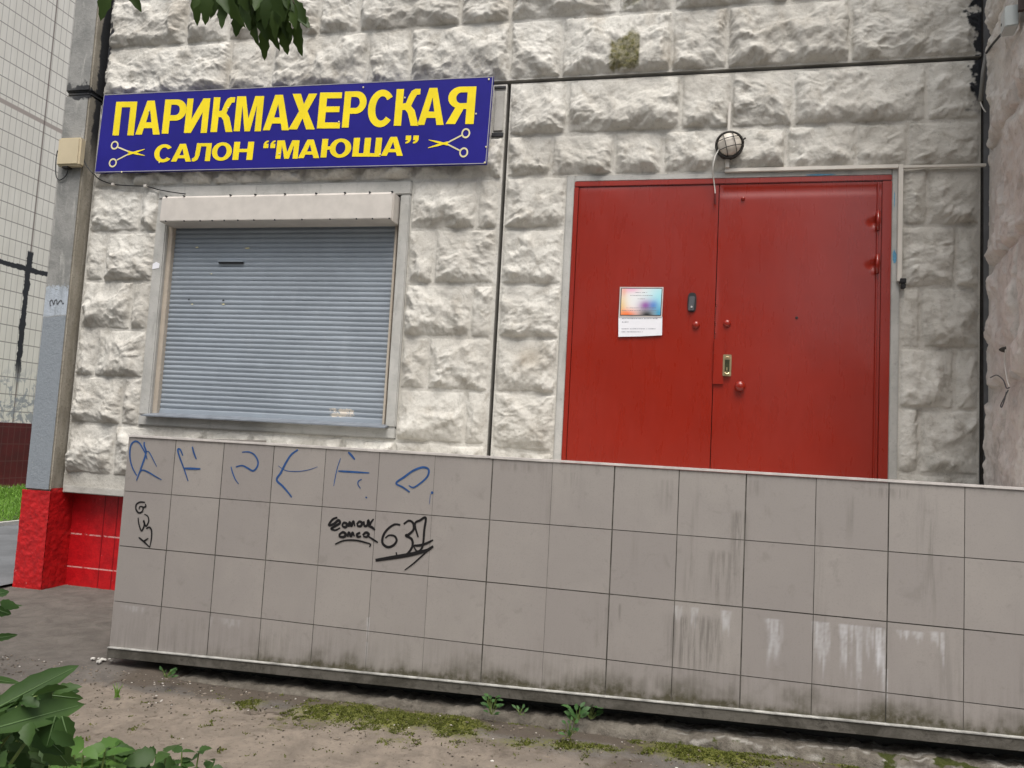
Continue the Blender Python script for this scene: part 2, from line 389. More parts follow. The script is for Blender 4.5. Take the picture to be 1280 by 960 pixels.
# ------------------------------------------------------------------ rusticated stone
def rock(w, h, U, V, seed, amp=.080, strong=1.0):
    R = np.random.RandomState(seed); o = R.rand(2) * 90
    m = .013
    wx = .014 * fbm(U * 9 + o[0], V * 9, seed, 3); wz = .014 * fbm(U * 9 + o[1], V * 9, seed + 5, 3)
    dl, dr, db, dt = U - m + wx, w - m - U + wx, V - m + wz, h - m - V + wz
    # fan of creases running in from the rim
    cx, cz = w * (.35 + .3 * R.rand()), h * (.35 + .2 * R.rand())
    a = np.arctan2(V - cz, U - cx); r = np.hypot((U - cx) / w, (V - cz) / h) * 2
    aw = a + .5 * fbm(U * 6 + o[0], V * 6 + o[1], seed + 2, 3)
    fan = 1 - np.abs(perlin(np.cos(aw) * 1.8 + o[0], np.sin(aw) * 1.8 + o[1], seed + 41)) * 2.4
    fan2 = 1 - np.abs(perlin(np.cos(aw) * 4.5 + o[1], np.sin(aw) * 4.5 + o[0], seed + 42)) * 2.4
    # a wedge: steep scalloped under-face, long face leaning back to the top rim, hipped sides
    ncell = max(1, int(round(w / (.15 + .14 * R.rand()))))
    sc = np.abs(np.sin(PI * (U / w * ncell + .22 * perlin(U * 7, V * 0 + o[0], seed))))
    def rg(x, y, sd): return 1 - np.abs(fbm(x, y, sd, 2)) * 2.6
    kb = (.50 + .55 * sc) * strong; kt = .24 + .10 * R.rand(); kl = .62 + .3 * R.rand(); kr = .62 + .3 * R.rand()
    jag = .45 * sstep(0, .05, np.minimum(np.minimum(dl, dr), np.minimum(db, dt)))
    nb = .014 * fbm(U * 13 + o[0], V * 4, seed + 3, 3); nt = .012 * (rg(U * 7 + o[1], V * 2.5, seed + 4) - .4)
    nl = .014 * (rg(V * 9 + o[0], U * 3, seed + 6) - .4); nr = .014 * (rg(V * 9 + o[1], U * 3, seed + 7) - .4)
    plate = amp * (.90 + .25 * fbm(U * 5 + o[0], V * 5 + o[1], seed + 9, 2))
    H = plate + 0 * U
    for d, k, n_ in ((db, kb, nb), (dt, kt, nt), (dl, kl, nl), (dr, kr, nr)):
        H = np.minimum(H, .019 * sstep(0, .012, d) + np.maximum(d, 0) * k + n_ * sstep(.01, .06, d))
    cut = np.zeros_like(U)
    for i in range(7):                                   # split facets
        an = R.rand() * 2 * PI; px, pz = w * (.1 + .8 * R.rand()), h * (.3 + .6 * R.rand()); sl = .25 + .45 * R.rand()
        t = (U - px) * math.cos(an) + (V - pz) * math.sin(an) + .022 * fbm(U * 11 + i * 3, V * 11 + o[0], seed + i, 3)
        cut = np.maximum(cut, sl * t * sstep(.22, .0, np.hypot(U - px - .08 * math.cos(an), V - pz - .08 * math.sin(an))))
    H = H - np.minimum(np.clip(cut, 0, amp * .45), H * .6)
    # chiselled facets: piecewise-planar copy of the form on a warped, jittered lattice
    def facet(Hs, cell, wp_, amp_r, sd):
        ny, nx = Hs.shape; su, sv = U[0, 1] - U[0, 0], V[1, 0] - V[0, 0]
        th = R.rand() * PI; ct, st_ = math.cos(th), math.sin(th); Uw = ct * U + st_ * V + wp_ * fbm(U * 7 + o[0], V * 7, sd, 2); Vw = -st_ * U + ct * V + wp_ * fbm(U * 7, V * 7 + o[1], sd + 1, 2)
        a_, b_ = Uw / cell, Vw / cell; ia, ib = np.floor(a_), np.floor(b_); fa, fb = a_ - ia, b_ - ib
        def at_(di, dj):
            pa, pb = (ia + di) * cell, (ib + dj) * cell
            jx = ((_hash(ia + di, ib + dj, sd) % 1000) / 1000 - .5); jy = ((_hash(ia + di, ib + dj, sd + 3) % 1000) / 1000 - .5)
            pa, pb = pa + jx * cell * .8, pb + jy * cell * .8; k = np.clip(np.rint((ct * pa - st_ * pb) / su), 0, nx - 1).astype(int); l = np.clip(np.rint((st_ * pa + ct * pb) / sv), 0, ny - 1).astype(int)
            return Hs[l, k] + amp_r * ((_hash(ia + di, ib + dj, sd + 7) % 1000) / 500 - 1)
        lo = at_(0, 0) * (1 - fa - fb) + at_(1, 0) * fa + at_(0, 1) * fb
        hi = at_(1, 1) * (fa + fb - 1) + at_(0, 1) * (1 - fa) + at_(1, 0) * (1 - fb)
        return np.where(fa + fb < 1, lo, hi)
    ed = np.minimum(np.minimum(dl, dr), np.minimum(db, dt))
    gate = sstep(.006, .035, H)
    F1 = np.clip(facet(H, .058, .022, .006, seed + 61), 0, amp * 1.1)
    H = .45 * H + .55 * F1
    ax, az = U + .035 * fbm(U * 5, V * 5 + o[0], seed + 21, 2), V + .035 * fbm(U * 5 + o[1], V * 5, seed + 22, 2)
    cr = np.abs(perlin(ax * 6.5 + o[0], az * 6.5 + o[1], seed + 11)); cr2 = np.abs(perlin(ax * 13 + o[1], az * 13 + o[0], seed + 12))
    H = H + gate * (.026 * (.26 - np.minimum(cr, .45)) + .012 * (.26 - np.minimum(cr2, .45)) + (.012 * np.clip(fan - .3, -.6, 1) + .006 * np.clip(fan2 - .3, -.6, 1)) * sstep(.25, .8, r))
    F2 = facet(H, .022, .010, .0022, seed + 71); H = .4 * H + .6 * F2
    H = np.minimum(H, .020 * sstep(0, .009, ed) + np.maximum(ed, 0) * 1.5)
    inner = sstep(.003, .028, H)
    H = H + inner * (.0022 * fbm(U * 24, V * 24, seed + 13, 3) + .0014 * fbm(U * 70, V * 70, seed + 14, 2))
    edge = np.minimum(np.minimum(U, w - U), np.minimum(V, h - V))
    return np.maximum(H, 0) * sstep(0, .006, edge) + .0015 * fbm(U * 20 + o[0], V * 20, seed + 31, 3) * sstep(0, .006, edge)
RES = .0056
def patch(x0, x1, z0, z1, seed, flat=False, amp=.080, k=1.0):
    w, h = x1 - x0, z1 - z0
    nx, nz = max(3, int(w / RES)), max(3, int(h / RES))
    U, V = np.meshgrid(np.linspace(0, w, nx), np.linspace(0, h, nz))
    H = .002 * fbm(U * 8 + seed, V * 8, seed, 3) if flat else rock(w / k, h / k, U / k, V / k, seed, amp / k) * k
    return U + x0, V + z0, H
def wall_masks(X, Z):
    n = fbm(X * 9, Z * 9, 401, 4); n2 = fbm(X * 30, Z * 30, 402, 3)
    tar = sstep(0, .03, X - 1.755 + n * .16 + n2 * .05) * sstep(3.55, 3.75, Z + n * .3)
    tar = np.maximum(tar, sstep(0, .03, -(X + 4.655) + n * .10 + n2 * .03) * sstep(3.3, 3.75, Z + n * .35))
    tar = np.maximum(tar, .55 * sstep(0, .05, -(X + 4.69) + n * .08) * sstep(2.2, 2.9, Z + n * .5))
    mo = sstep(-.02, .012, X + .535 + n2 * .012) * sstep(-.008, .008, -.335 - X) * sstep(-.01, .02, Z - 3.965 + n2 * .02) * sstep(-.03, .03, 4.20 - Z + n * .10) * (.82 + .18 * sstep(-.2, .3, n2))
    mo = np.maximum(mo, .85 * sstep(-.02, .02, X + .46 + n * .05) * sstep(-.02, .02, -.345 - X) * sstep(4.40, 4.46, Z + n2 * .05) * (.4 + .6 * sstep(-.15, .25, n)))
    st = .55 * np.exp(-(((X + 1.0) / .13) ** 2 + ((Z - 1.92) / .10) ** 2)) + .35 * sstep(.12, .4, fbm(X * 3, Z * 1.2, 405, 4)) * sstep(3.5, 4.3, Z)
    return np.stack([tar, mo, np.clip(st, 0, 1)], -1)
def facade_panel(name, rects, label):
    G = Grid()
    for i, r in enumerate(rects):
        X, Z, H = patch(*r[:4], seed=hash((name, i)) % 1 + 1000 + 37 * i + len(name) * 7, flat=len(r) > 4 and r[4])
        G.add(np.stack([X, 5.08 - H, Z], -1), wall_masks(X, Z))
    return G.build(name, STONE, bld, label=label)

bld = empty('apartment_building', (-1.4, 5.3, 0), 'pale panel apartment building clad in rough white stone blocks, with red double door', 'building')

def row(z0, z1, xs): return [(xs[i], xs[i + 1], z0, z1) for i in range(len(xs) - 1)]
up = row(3.94, 4.385, [-4.70, -3.55, -3.17, -2.38, -2.035, -1.27, -.886, -.115, .257, 1.04, 1.82])
up += row(4.385, 4.80, [-4.70, -3.97, -3.59, -2.805, -2.47, -1.66, -1.28, -.5, -.114, .645, 1.046, 1.82])
up += row(4.80, 5.2, [-4.70, -4.3, -3.5, -3.15, -2.4, -2.0, -1.3, -.9, -.1, .3, 1.05, 1.82])
up += row(5.2, 5.6, [-4.70, -4.0, -3.6, -2.8, -2.4, -1.7, -1.3, -.5, -.1, .65, 1.05, 1.82])
facade_panel('upper_wall_panel', up, 'upper stone block panel above the long horizontal joint')
lf = row(3.52, 3.912, [-4.71, -4.3, -3.5, -3.15, -2.4, -2.0, -1.37]) + [(-1.37, -1.276, 3.52, 3.912, True)]
lf += row(3.21, 3.52, [-4.71, -4.35, -3.91, -3.62, -3.17, -2.84, -2.39, -1.95, -1.66, -1.276])
for k, (z0, z1) in enumerate(((2.838, 3.21), (2.437, 2.838), (2.05, 2.437), (1.668, 2.05), (1.292, 1.668))):
    s_, t_ = (-4.245, -1.448) if k % 2 == 0 else (-4.53, -1.748)
    lf += row(z0, z1, [-4.71, s_, -4.08]) + row(z0, z1, [-1.955, t_, -1.29]) + [(-1.29, -1.276, z0, z1, True)]
lf += row(.895, 1.292, [-4.71, -4.28, -3.5, -3.1, -2.35, -1.955, -1.276])
lf += [(-4.72, -1.276, .74, .895, True), (-4.08, -1.955, 1.292, 1.302, True)]
facade_panel('window_wall_panel', lf, 'left stone block panel holding the shuttered window')
rt = row(3.52, 3.912, [-1.248, -.824, -.04, .293, .693, 1.503, 1.82])
rt += row(3.215, 3.52, [-1.248, -.925, -.48, -.147, .657, 1.087, 1.398, 1.82])
for k, (z0, z1) in enumerate(((2.838, 3.215), (2.437, 2.838), (2.053, 2.437), (1.672, 2.053), (1.272, 1.672), (.88, 1.272))):
    rt += row(z0, z1, [-1.248, -.805]) + row(z0, z1, [1.362, (1.518, 1.682, 1.485, 1.682, 1.485, 1.68)[k], 1.82])
facade_panel('door_wall_panel', rt, 'right stone block panel holding the red door')

# slabs behind the stone skin and the dark core seen down the joints
m = MB()
m.box(-4.70, 1.82, 5.084, 5.29, 3.94, 5.6)
m.box(-4.72, -1.276, 5.084, 5.29, 3.205, 3.912); m.box(-4.72, -1.276, 5.084, 5.29, .74, 1.30)
m.box(-4.72, -4.075, 5.084, 5.29, 1.302, 3.203); m.box(-1.96, -1.276, 5.084, 5.29, 1.302, 3.203)
m.box(-1.248, 1.82, 5.084, 5.29, 3.21, 3.912); m.box(-1.248, -.80, 5.084, 5.29, .6, 3.208); m.box(1.357, 1.82, 5.084, 5.29, .6, 3.208)
m.build('panel_slab', CONC, bld)
MB().box(-5.0, 2.4, 5.31, 5.7, .0, 9.0).build('core_wall', CONC_D, bld)
MB().box(-4.735, 2.2, 5.08, 5.30, 5.62, 9.0).build('storey_panel', CONC, bld)
MB().box(-1.279, -1.245, 5.25, 5.31, .74, 3.93).box(-4.7, 1.82, 5.25, 5.31, 3.913, 3.939).box(1.821, 1.875, 5.10, 5.31, .6, 5.6).build('joint_sealant', plain('grey_joint', (.22, .22, .225), .8), bld)

# pilaster on the left corner
cL, cRr = -4.975, -4.738
m = MB().box(cL, cRr, 4.972, 5.30, .752, 3.955).box(cL, cRr, 4.972, 5.30, 3.985, 9.0).box(cL + .01, cRr - .004, 4.985, 5.3, 3.95, 3.99)
m.build('corner_pilaster', PIL, bld, bevel=.012)
# scribble painted on the pilaster
sc = smooth_curve([fx(62 + a * .25, 375 + b * .25, 4.9705) for a, b in ((5, 30), (2, 10), (12, 0), (20, 22), (26, 4), (36, 0), (38, 22), (48, 8), (58, 2), (66, 18), (72, 14))])
MB().ribbon(sc, .008, lambda a, b, i: (a, 4.9695, b)).build('grey_scrawl', GREYM, bld)
# red plinth
G = Grid()
for (a, b, c_) in (('f', cL - .004, cRr + .02), ('s', 4.965, 5.21)):
    U, V = np.meshgrid(np.linspace(b, c_, 40), np.linspace(-.05, .752 if a == 'f' else .775, 110))
    bump_ = .0055 * fbm(U * 26, V * 26, 77, 4)
    G.add(np.stack([U, 4.962 - bump_ * 1, V], -1) if a == 'f' else np.stack([cRr + .022 + bump_, U, V], -1))
G.build('pilaster_plinth', REDP, bld)
MB().box(cL + .005, cRr + .01, 4.975, 5.3, -.05, .748).build('plinth_core', REDP, bld)
MB().box(-4.74, -1.0, 5.20, 5.31, -.05, .739).build('plinth_wall', REDB, bld)
MB().box(-4.705, -1.28, 5.062, 5.079, .742, .80).build('drip_edge', CONC, bld, bevel=.006)

# wing wall on the right, turned a little towards the platform
P0 = np.array([1.862, 5.06, 0]); D_ = np.array([-.182, -.983, 0]); N_ = np.array([-.983, .182, 0])
G = Grid(); zz = [.6, 1.05, 1.78, 2.52, 3.245, 3.97, 4.70, 5.4]
for k in range(len(zz) - 1):
    ss = [.11, .56, 1.28] if k % 2 else [.11, .82, 1.28]
    for j in range(len(ss) - 1):
        U, Z, H = patch(ss[j], ss[j + 1], zz[k], zz[k + 1], 3000 + k * 10 + j, amp=.052, k=1.0)
        G.add(P0 + U[..., None] * D_ + (Z[..., None]) * np.array([0, 0, 1]) + H[..., None] * N_, np.zeros((*U.shape, 3)))
U, Z, H = patch(0, .11, .6, 5.4, 3999, True)
tarm = sstep(3.6, 3.9, Z + .2 * fbm(U * 9, Z * 4, 5, 3)) * .85
G.add(P0 + U[..., None] * D_ + Z[..., None] * np.array([0, 0, 1]) + H[..., None] * N_, np.stack([tarm, tarm * 0, tarm * 0], -1))
wing = G.build('wing_wall', STONE_R, bld, label='pinkish rough stone wall turning forward at the right')
MB().obox(P0 + D_ * .64 - N_ * .08 + np.array([0, 0, 4.6]), D_ * .64, N_ * .075, (0, 0, 4.0)).build('wing_slab', CONC, bld)
m = MB().tube([on(1227, y, 1, 5.10) for y in (-120, 60, 200, 400, 620)], .010, 8); m.build('corner_pipe', DARKM, bld, label='thin dark pipe in the right corner')

# ------------------------------------------------------------------ window with roller shutter
SYY = 5.135
xl, zt = fx(219, 284, SYY); xr, _ = fx(496, 286, SYY); _, zb = fx(204, 513, SYY)
xl, _ = fx(208, 420, SYY); xr, _ = fx(487, 420, SYY)
MB().box(-4.08, -3.985, 5.06, 5.085, 1.385, 3.10).box(-2.035, -1.955, 5.06, 5.085, 1.385, 3.10).box(-4.08, -1.955, 5.06, 5.085, 3.10, 3.205).box(-4.08, -1.955, 5.06, 5.085, 1.303, 1.385).build('window_surround', SURR, bld, bevel=.008)
m = MB()
m.raw([(-3.985, 5.072, 1.38), (-3.985, 5.072, 3.1), (xl - .045, 5.17, 1.38), (xl - .045, 5.17, 3.1)], [(0, 1, 3, 2)])
m.raw([(-2.035, 5.072, 1.38), (-2.035, 5.072, 3.1), (xr + .02, 5.17, 1.38), (xr + .02, 5.17, 3.1)], [(0, 1, 3, 2)])
m.raw([(-3.985, 5.072, 1.385), (-2.035, 5.072, 1.385), (-2.0, 5.17, 1.40), (-4.03, 5.17, 1.40)], [(0, 1, 2, 3)])
m.build('window_reveal', SURR, bld)
# slats
NS = 41; z0, z1 = 1.412, 2.95; pit = (z1 - z0) / NS
xs = np.linspace(xl, xr, 60); G = Grid(); prof = []
for k in range(NS):
    for t, d in ((.0, .001), (.03, .0075), (.14, .0045), (.32, .0015), (.55, 0), (.78, .0015), (.92, .004), (.98, .008)):
        prof.append((z0 + (k + t) * pit, d))
prof = np.array(prof); XX, ZZ = np.meshgrid(xs, prof[:, 0]); DD = np.repeat(prof[:, 1][:, None], len(xs), 1)
wob = .0022 * fbm(XX * 2.0, np.floor((ZZ - z0) / pit) * 3.3, 8, 3)
shut = G.__class__(); shut.add(np.stack([XX, SYY + DD + wob, ZZ + .002 * perlin(XX * 1.5, np.floor((ZZ - z0) / pit) * .9, 3)], -1))
sh = shut.build('roller_shutter', SHUT, bld, smooth=False, label='blue-grey slatted roller shutter, closed')
MB().box(xl + .01, xr - .01, SYY + .02, SYY + .03, 1.40, 3.0).build('shutter_backing', BLACK, sh)
MB().box(xl - .045, xl, 5.10, 5.16, 1.40, 2.98).build('guide_rail', RAIL, sh, bevel=.003)
MB().box(xr, xr + .018, 5.10, 5.16, 1.40, 2.98).build('guide_rail', RAIL, sh, bevel=.003)
MB().box(xl, xr, SYY - .006, SYY + .012, 1.402, 1.43).build('bottom_bar', SHUT, sh, bevel=.003)
# slit and dents
a = fx(274, 328.5, 5.128); b = fx(304, 328.5, 5.128)
MB().box(a[0], b[0], 5.118, SYY + .004, a[1] - .006, a[1] + .007).build('torn_slat', BLACK, sh)
MB().box(a[0] - .004, b[0] + .004, 5.112, SYY + .002, a[1] + .006, a[1] + .014).build('bent_lip', SHUT, sh)
for (x, y, w_) in ((236, 374, .02), (279, 375, .025), (279, 380, .03), (240, 380, .018), (309, 310, .05), (246, 309, .03), (264, 342, .012)):
    c_ = fx(x, y, 5.13); MB().poly([[(c_[0] - w_ / 2, c_[1]), (c_[0] - w_ * .1, c_[1] - .008), (c_[0] + w_ / 2, c_[1] - .002), (c_[0] + w_ * .2, c_[1] + .005)]], lambda p, q: (p, 5.131, q)).build('paint_chip', BLACK if (x, y) in ((236, 374), (279, 375)) else SIGNW, sh)
bx0, bx1, bz0, bz1 = -3.963, -2.052, 2.884, 3.088
m = MB(); pr = [(5.075, bz1), (4.972, bz1), (4.958, bz1 - .016), (4.952, bz0 + .006), (4.956, bz0), (5.05, bz0 - .003), (5.12, bz0 - .006), (5.12, bz1 - .03)]
V = [(x, y, z) for x in (bx0, bx1) for y, z in pr]; n = len(pr)
m.raw(V, [tuple(range(n)), tuple(range(n, 2 * n))[::-1]] + [(i, (i + 1) % n, n + (i + 1) % n, n + i) for i in range(n)])
sb = m.build('shutter_box', BOXP, bld, bevel=.002, label='pinkish beige shutter housing above the slats')
for px in (208, 231, 251, 266, 281, 298, 318, 344, 378, 413, 446, 466, 487): c_ = fx(px, 270, 4.955); MB().box(c_[0] - .005, c_[0] + .005, 4.9490, 4.957, bz0 - .002, bz0 + .007).build('rivet_tab', BLACK, sb)
for px in (208, 230, 288, 319, 356, 395, 431, 462, 490): c_ = fx(px, 245, 4.96); MB().box(c_[0] - .006, c_[0] + .005, 4.952, 4.975, bz1 - .007, bz1 + .002).build('rivet_tab', BLACK, sb)
MB().box(bx1 - .004, bx1 + .008, 4.962, 5.08, bz0 - .012, bz1 - .004).build('end_cap', BOXP, sb, bevel=.004)
sp0 = MB(); sp0.raw([(-4.005, 5.0, 1.383), (-2.01, 5.0, 1.386), (-2.01, 5.14, 1.412), (-4.005, 5.14, 1.410), (-4.005, 5.0, 1.374), (-2.01, 5.0, 1.377), (-2.01, 5.14, 1.398), (-4.005, 5.14, 1.398)], [(0, 1, 2, 3), (7, 6, 5, 4), (0, 4, 5, 1), (1, 5, 6, 2), (2, 6, 7, 3), (3, 7, 4, 0)])
sp0.build('window_sill', SILL, bld)
c_ = fx(195, 332, 5.06); MB().poly([[(c_[0] - .03, c_[1] - .03), (c_[0] + .03, c_[1] - .02), (c_[0] + .035, c_[1] + .015), (c_[0], c_[1] + .03), (c_[0] - .03, c_[1] + .012)]], lambda p, q: (p, 5.0575, q)).build('plaster_chip', PAPER, bld)
# patches beside the sign
MB().box(-1.36, -1.29, 5.068, 5.079, 3.56, 3.86).build('smooth_patch', CONC, bld, bevel=.004)
for za, zb_ in ((3.88, 3.895), (3.52, 3.545)): MB().box(-1.37, -1.285, 5.066, 5.079, za, zb_).build('dark_slot', BLACK, bld)

# ------------------------------------------------------------------ double door
MB().box(-.803, -.745, 5.068, 5.12, .9, 3.212).box(1.303, 1.360, 5.068, 5.12, .9, 3.212).box(-.745, 1.303, 5.068, 5.12, 3.168, 3.212).build('door_surround', SURR, bld, bevel=.006)
for b_ in ((1.311, 1.338, 2.585, 2.68), (1.316, 1.322, 2.95, 3.06), (.75, .98, 3.174, 3.186)):
    e_ = [((b_[0] + b_[1]) / 2 + (b_[1] - b_[0]) / 2 * math.cos(t) * (.7 + .4 * random.random()), (b_[2] + b_[3]) / 2 + (b_[3] - b_[2]) / 2 * math.sin(t) * (.7 + .4 * random.random())) for t in np.linspace(0, 2 * PI, 26, endpoint=False)]
    MB().poly([e_], lambda p, q: (p, 5.0665, q)).build('paint_smear', BLUEPATCH, bld)
MB().box(-.747, 1.304, 5.064, 5.13, 3.132, 3.170).build('door_frame', DOOR, bld, bevel=.004)
MB().box(-.747, -.716, 5.062, 5.13, 1.2, 3.128).build('door_frame', DOOR, bld, bevel=.003)
MB().box(1.247, 1.304, 5.062, 5.13, 1.2, 3.128).build('door_frame', DOOR, bld, bevel=.003)
def leaf_sheet(name, x0, x1, y, label, dents=()):
    nx, nz = int((x1 - x0) / .012), int(1.93 / .012)
    X, Z = np.meshgrid(np.linspace(x0, x1, nx), np.linspace(1.2, 3.128, nz))
    d = .0030 * fbm(X * 1.1, Z * .8 + x0 * 7, 55, 2) + .0005 * fbm(X * 6, Z * 6, 56, 3)
    for (dx, dz, r, a) in dents: d = d + a * np.exp(-(((X - dx) / (r * 1.7)) ** 2 + ((Z - dz) / r) ** 2))
    if x0 > 0: d = d + .006 * sstep(.05, 0, np.abs(Z - 3.08)) 
    e = sstep(0, .02, np.minimum(np.minimum(X - x0, x1 - X), 3.128 - Z))
    G = Grid(); P = np.stack([X, y + d * e, Z], -1); G.add(P)
    for s_ in (0, -1): G.add(np.stack([P[:, s_], P[:, s_] + np.array([0, .035, 0])], 1))
    o = G.build(name, DOOR, bld, smooth=True, label=label); return o
dl = leaf_sheet('door_leaf', -.713, .232, 5.074, 'left leaf of the red steel double door with notices')
dr = leaf_sheet('door_leaf', .237, 1.245, 5.072, 'right leaf of the red steel double door with lock and hinges', [(1.205, 2.858, .020, .010), (1.205, 2.578, .020, .010), (1.212, 2.905, .010, -.004), (1.212, 2.625, .010, -.004), (1.212, 2.815, .010, -.004), (1.212, 2.535, .010, -.004)])
MB().box(-.70, 1.26, 5.112, 5.145, 1.2, 3.13).build('door_core', BLACK, bld)
for zc in (2.865, 2.584):
    MB().tube([(1.222, 5.052, zc - .062), (1.222, 5.052, zc + .062)], .0115, 10).build('hinge', DOOR, dr, smooth=True)
MB().tube([(1.222, 5.064, 1.2), (1.222, 5.066, 3.12)], .006, 6).build('hinge_rod', DOOR, dr)
for o_, (px, py), r in ((dl, (870, 406), .024), (dr, (909, 404), .024), (dr, (925, 483), .034), (dr, (929, 248), .013)):
    c_ = fx(px, py, 5.06); MB().lathe((c_[0], 5.076, c_[1]), (0, -1, 0), [(0, r * 1.05), (.010, r), (.018, r * .8), (.022, r * .45), (.0225, r * .1)] if r < .03 else [(0, r * .7), (.012, r * .75), (.024, r), (.036, r * .9), (.044, r * .4), (.045, .001)], 20).build('door_bolt', DOOR, o_, smooth=True)
c_ = fx(996, 397, 5.068); MB().lathe((c_[0], 5.074, c_[1]), (0, -1, 0), [(0, .009), (.006, .008), (.007, .001)], 10).build('spy_hole', BLACK, dr)
x0, z0_ = fx(859, 390, 5.07); x1, z1_ = fx(871, 366, 5.07)
ov = [(x0 + (x1 - x0) * (.5 + .5 * math.copysign(abs(math.cos(t)) ** .6, math.cos(t))), z0_ + (z1_ - z0_) * (.5 + .5 * math.copysign(abs(math.sin(t)) ** .6, math.sin(t)))) for t in np.linspace(0, 2 * PI, 28, endpoint=False)]
hp = MB().poly([ov], lambda p, q: (p, 5.0675, q)).build('handle_recess', BLACK, dl)
MB().obox(((x0 + x1) / 2 - .003, 5.060, (z0_ + z1_) / 2 - .010), (.019, 0, 0), (0, .007, 0), (.003, 0, .05)).build('pull_grip', plain('grip_grey', (.10, .10, .11), .4), dl, bevel=.005)
MB().lathe(((x0 + x1) / 2 - .002, 5.052, z0_ + .032), (0, -1, 0), [(0, .007), (.004, .006)], 10).build('keyhole', PAPERFR, dl)
MB().box(.232, .300, 5.056, 5.075, 1.778, 2.080).build('lock_plate', DOOR, dr, bevel=.003)
rr = np.random.RandomState(3)
m = MB()
for z in np.arange(2.09, 2.34, .014):
    m.lathe((.238 + rr.uniform(-.004, .004), 5.076, z), (0, -1, 0), [(0, .006), (.006, .005 * rr.uniform(.5, 1.3)), (.009, .002)], 7)
m.build('weld_bead', DOOR, dr, smooth=True)
lx0, lz0 = fx(903, 470, 5.06); lx1, lz1 = fx(914.5, 443.5, 5.06)
lkk = MB().box(lx0, lx1, 5.050, 5.076, lz0, lz1).build('lock', GOLD, dr, bevel=.003, label='brass lock case with dark centre')
MB().box(lx0 + .012, lx1 - .012, 5.0465, 5.052, lz0 + .03, lz1 - .035).build('lock_face', LOCKD, dr, bevel=.001)
MB().tube([(lx0 + .012, 5.046, lz1 - .028), (lx0 + .02, 5.040, lz1 - .018), (lx1 - .02, 5.040, lz1 - .018), (lx1 - .012, 5.046, lz1 - .028)], .004, 6).build('lock_ring', GOLD, dr)
MB().tube([(lx0 + .014, 5.046, lz0 + .02), (lx0 + .022, 5.042, lz0 + .013), (lx1 - .022, 5.042, lz0 + .013), (lx1 - .014, 5.046, lz0 + .02)], .004, 6).build('lock_ring', GOLD, dr)
MB().box(lx0 + .022, lx1 - .024, 5.0455, 5.048, lz0 + .036, lz0 + .056).build('key_slot', GOLD, dr)

# ------------------------------------------------------------------ platform and tiled wall
plat = empty('entrance_platform', (-.8, 3.65, 0), 'raised entrance platform with grimy beige tiled front wall covered in graffiti', 'platform')
ANG, OX, OY, TZ = -.012996, -2.9715, 3.63835, 1.2413
dT = np.array([math.cos(ANG), math.sin(ANG), 0]); nT = np.array([math.sin(ANG), -math.cos(ANG), 0])   # nT points to the camera
def tp(s, z, out=0.0): return np.array([OX, OY, 0]) + s * dT + out * nT + np.array([0, 0, z])
SL = 5.25
def strip_top(s): return .092 + .0302 * s
def strip_bot(s): return .042 + .0302 * s
res = .0075; rows = [(.9413, TZ), (.6413, .9413), (.3413, .6413), (None, .3413)]
GW = {1: .0045, 2: .005, 3: .0045, 4: .003, 5: .0022, 6: .0016, 7: .006, 8: .0016, 9: .006, 10: .004, 11: .006, 12: .003, 13: .005, 14: .003}
rng = np.random.RandomState(11)
G = Grid(); TONE = []
# white lime runs below the third joint: (s centre, width, length, strength)
def sx_of(px, py):
    r = ray(px, py); d = (nT @ (np.array([OX, OY, 0]) - CAM)) / (nT @ r); p = CAM + r * d; return float((p - np.array([OX, OY, 0])) @ dT), float(p[2])
drips = []
for px, py, w_, L_, st_ in ((848, 755, .05, .10, .5), (868, 757, .05, .11, .55), (908, 762, .06, .13, .6), (968, 772, .10, .27, .62), (1022, 775, .055, .30, .75), (1032, 775, .06, .34, .7), (1055, 778, .05, .27, .85), (1064, 780, .03, .30, .75), (1074, 780, .05, .34, .6), (1085, 782, .03, .22, .7), (1097, 782, .075, .25, 1.0), (1104, 783, .03, .33, .7), (1130, 785, .10, .05, .7), (1148, 787, .06, .06, .75), (1168, 788, .06, .07, .8), (1178, 789, .03, .15, .75), (1203, 820, .012, .09, .7), (1108, 835, .02, .16, .8), (461, 770, .018, .17, .6), (459, 800, .016, .2, .35), (265, 770, .03, .10, .35), (170, 755, .26, .05, .28), (290, 772, .2, .05, .25)):
    s_, z_ = sx_of(px, py); drips.append((s_, z_, w_ * .9, L_, st_ * .82))
darks = []
for px, py, w_, L_, st_ in ((925, 640, .10, .30, .7), (905, 690, .20, .30, .55), (1165, 622, .05, .5, .5), (1063, 610, .05, .28, .35), (832, 600, .12, .2, .3), (715, 590, .1, .1, .35), (870, 770, .35, .35, .75), (945, 600, .1, .1, .4), (1165, 700, .12, .3, .35), (775, 755, .02, .1, .6), (1110, 610, .25, .06, .5), (650, 580, .3, .05, .4)):
    s_, z_ = sx_of(px, py); darks.append((s_, z_, w_, L_, st_))
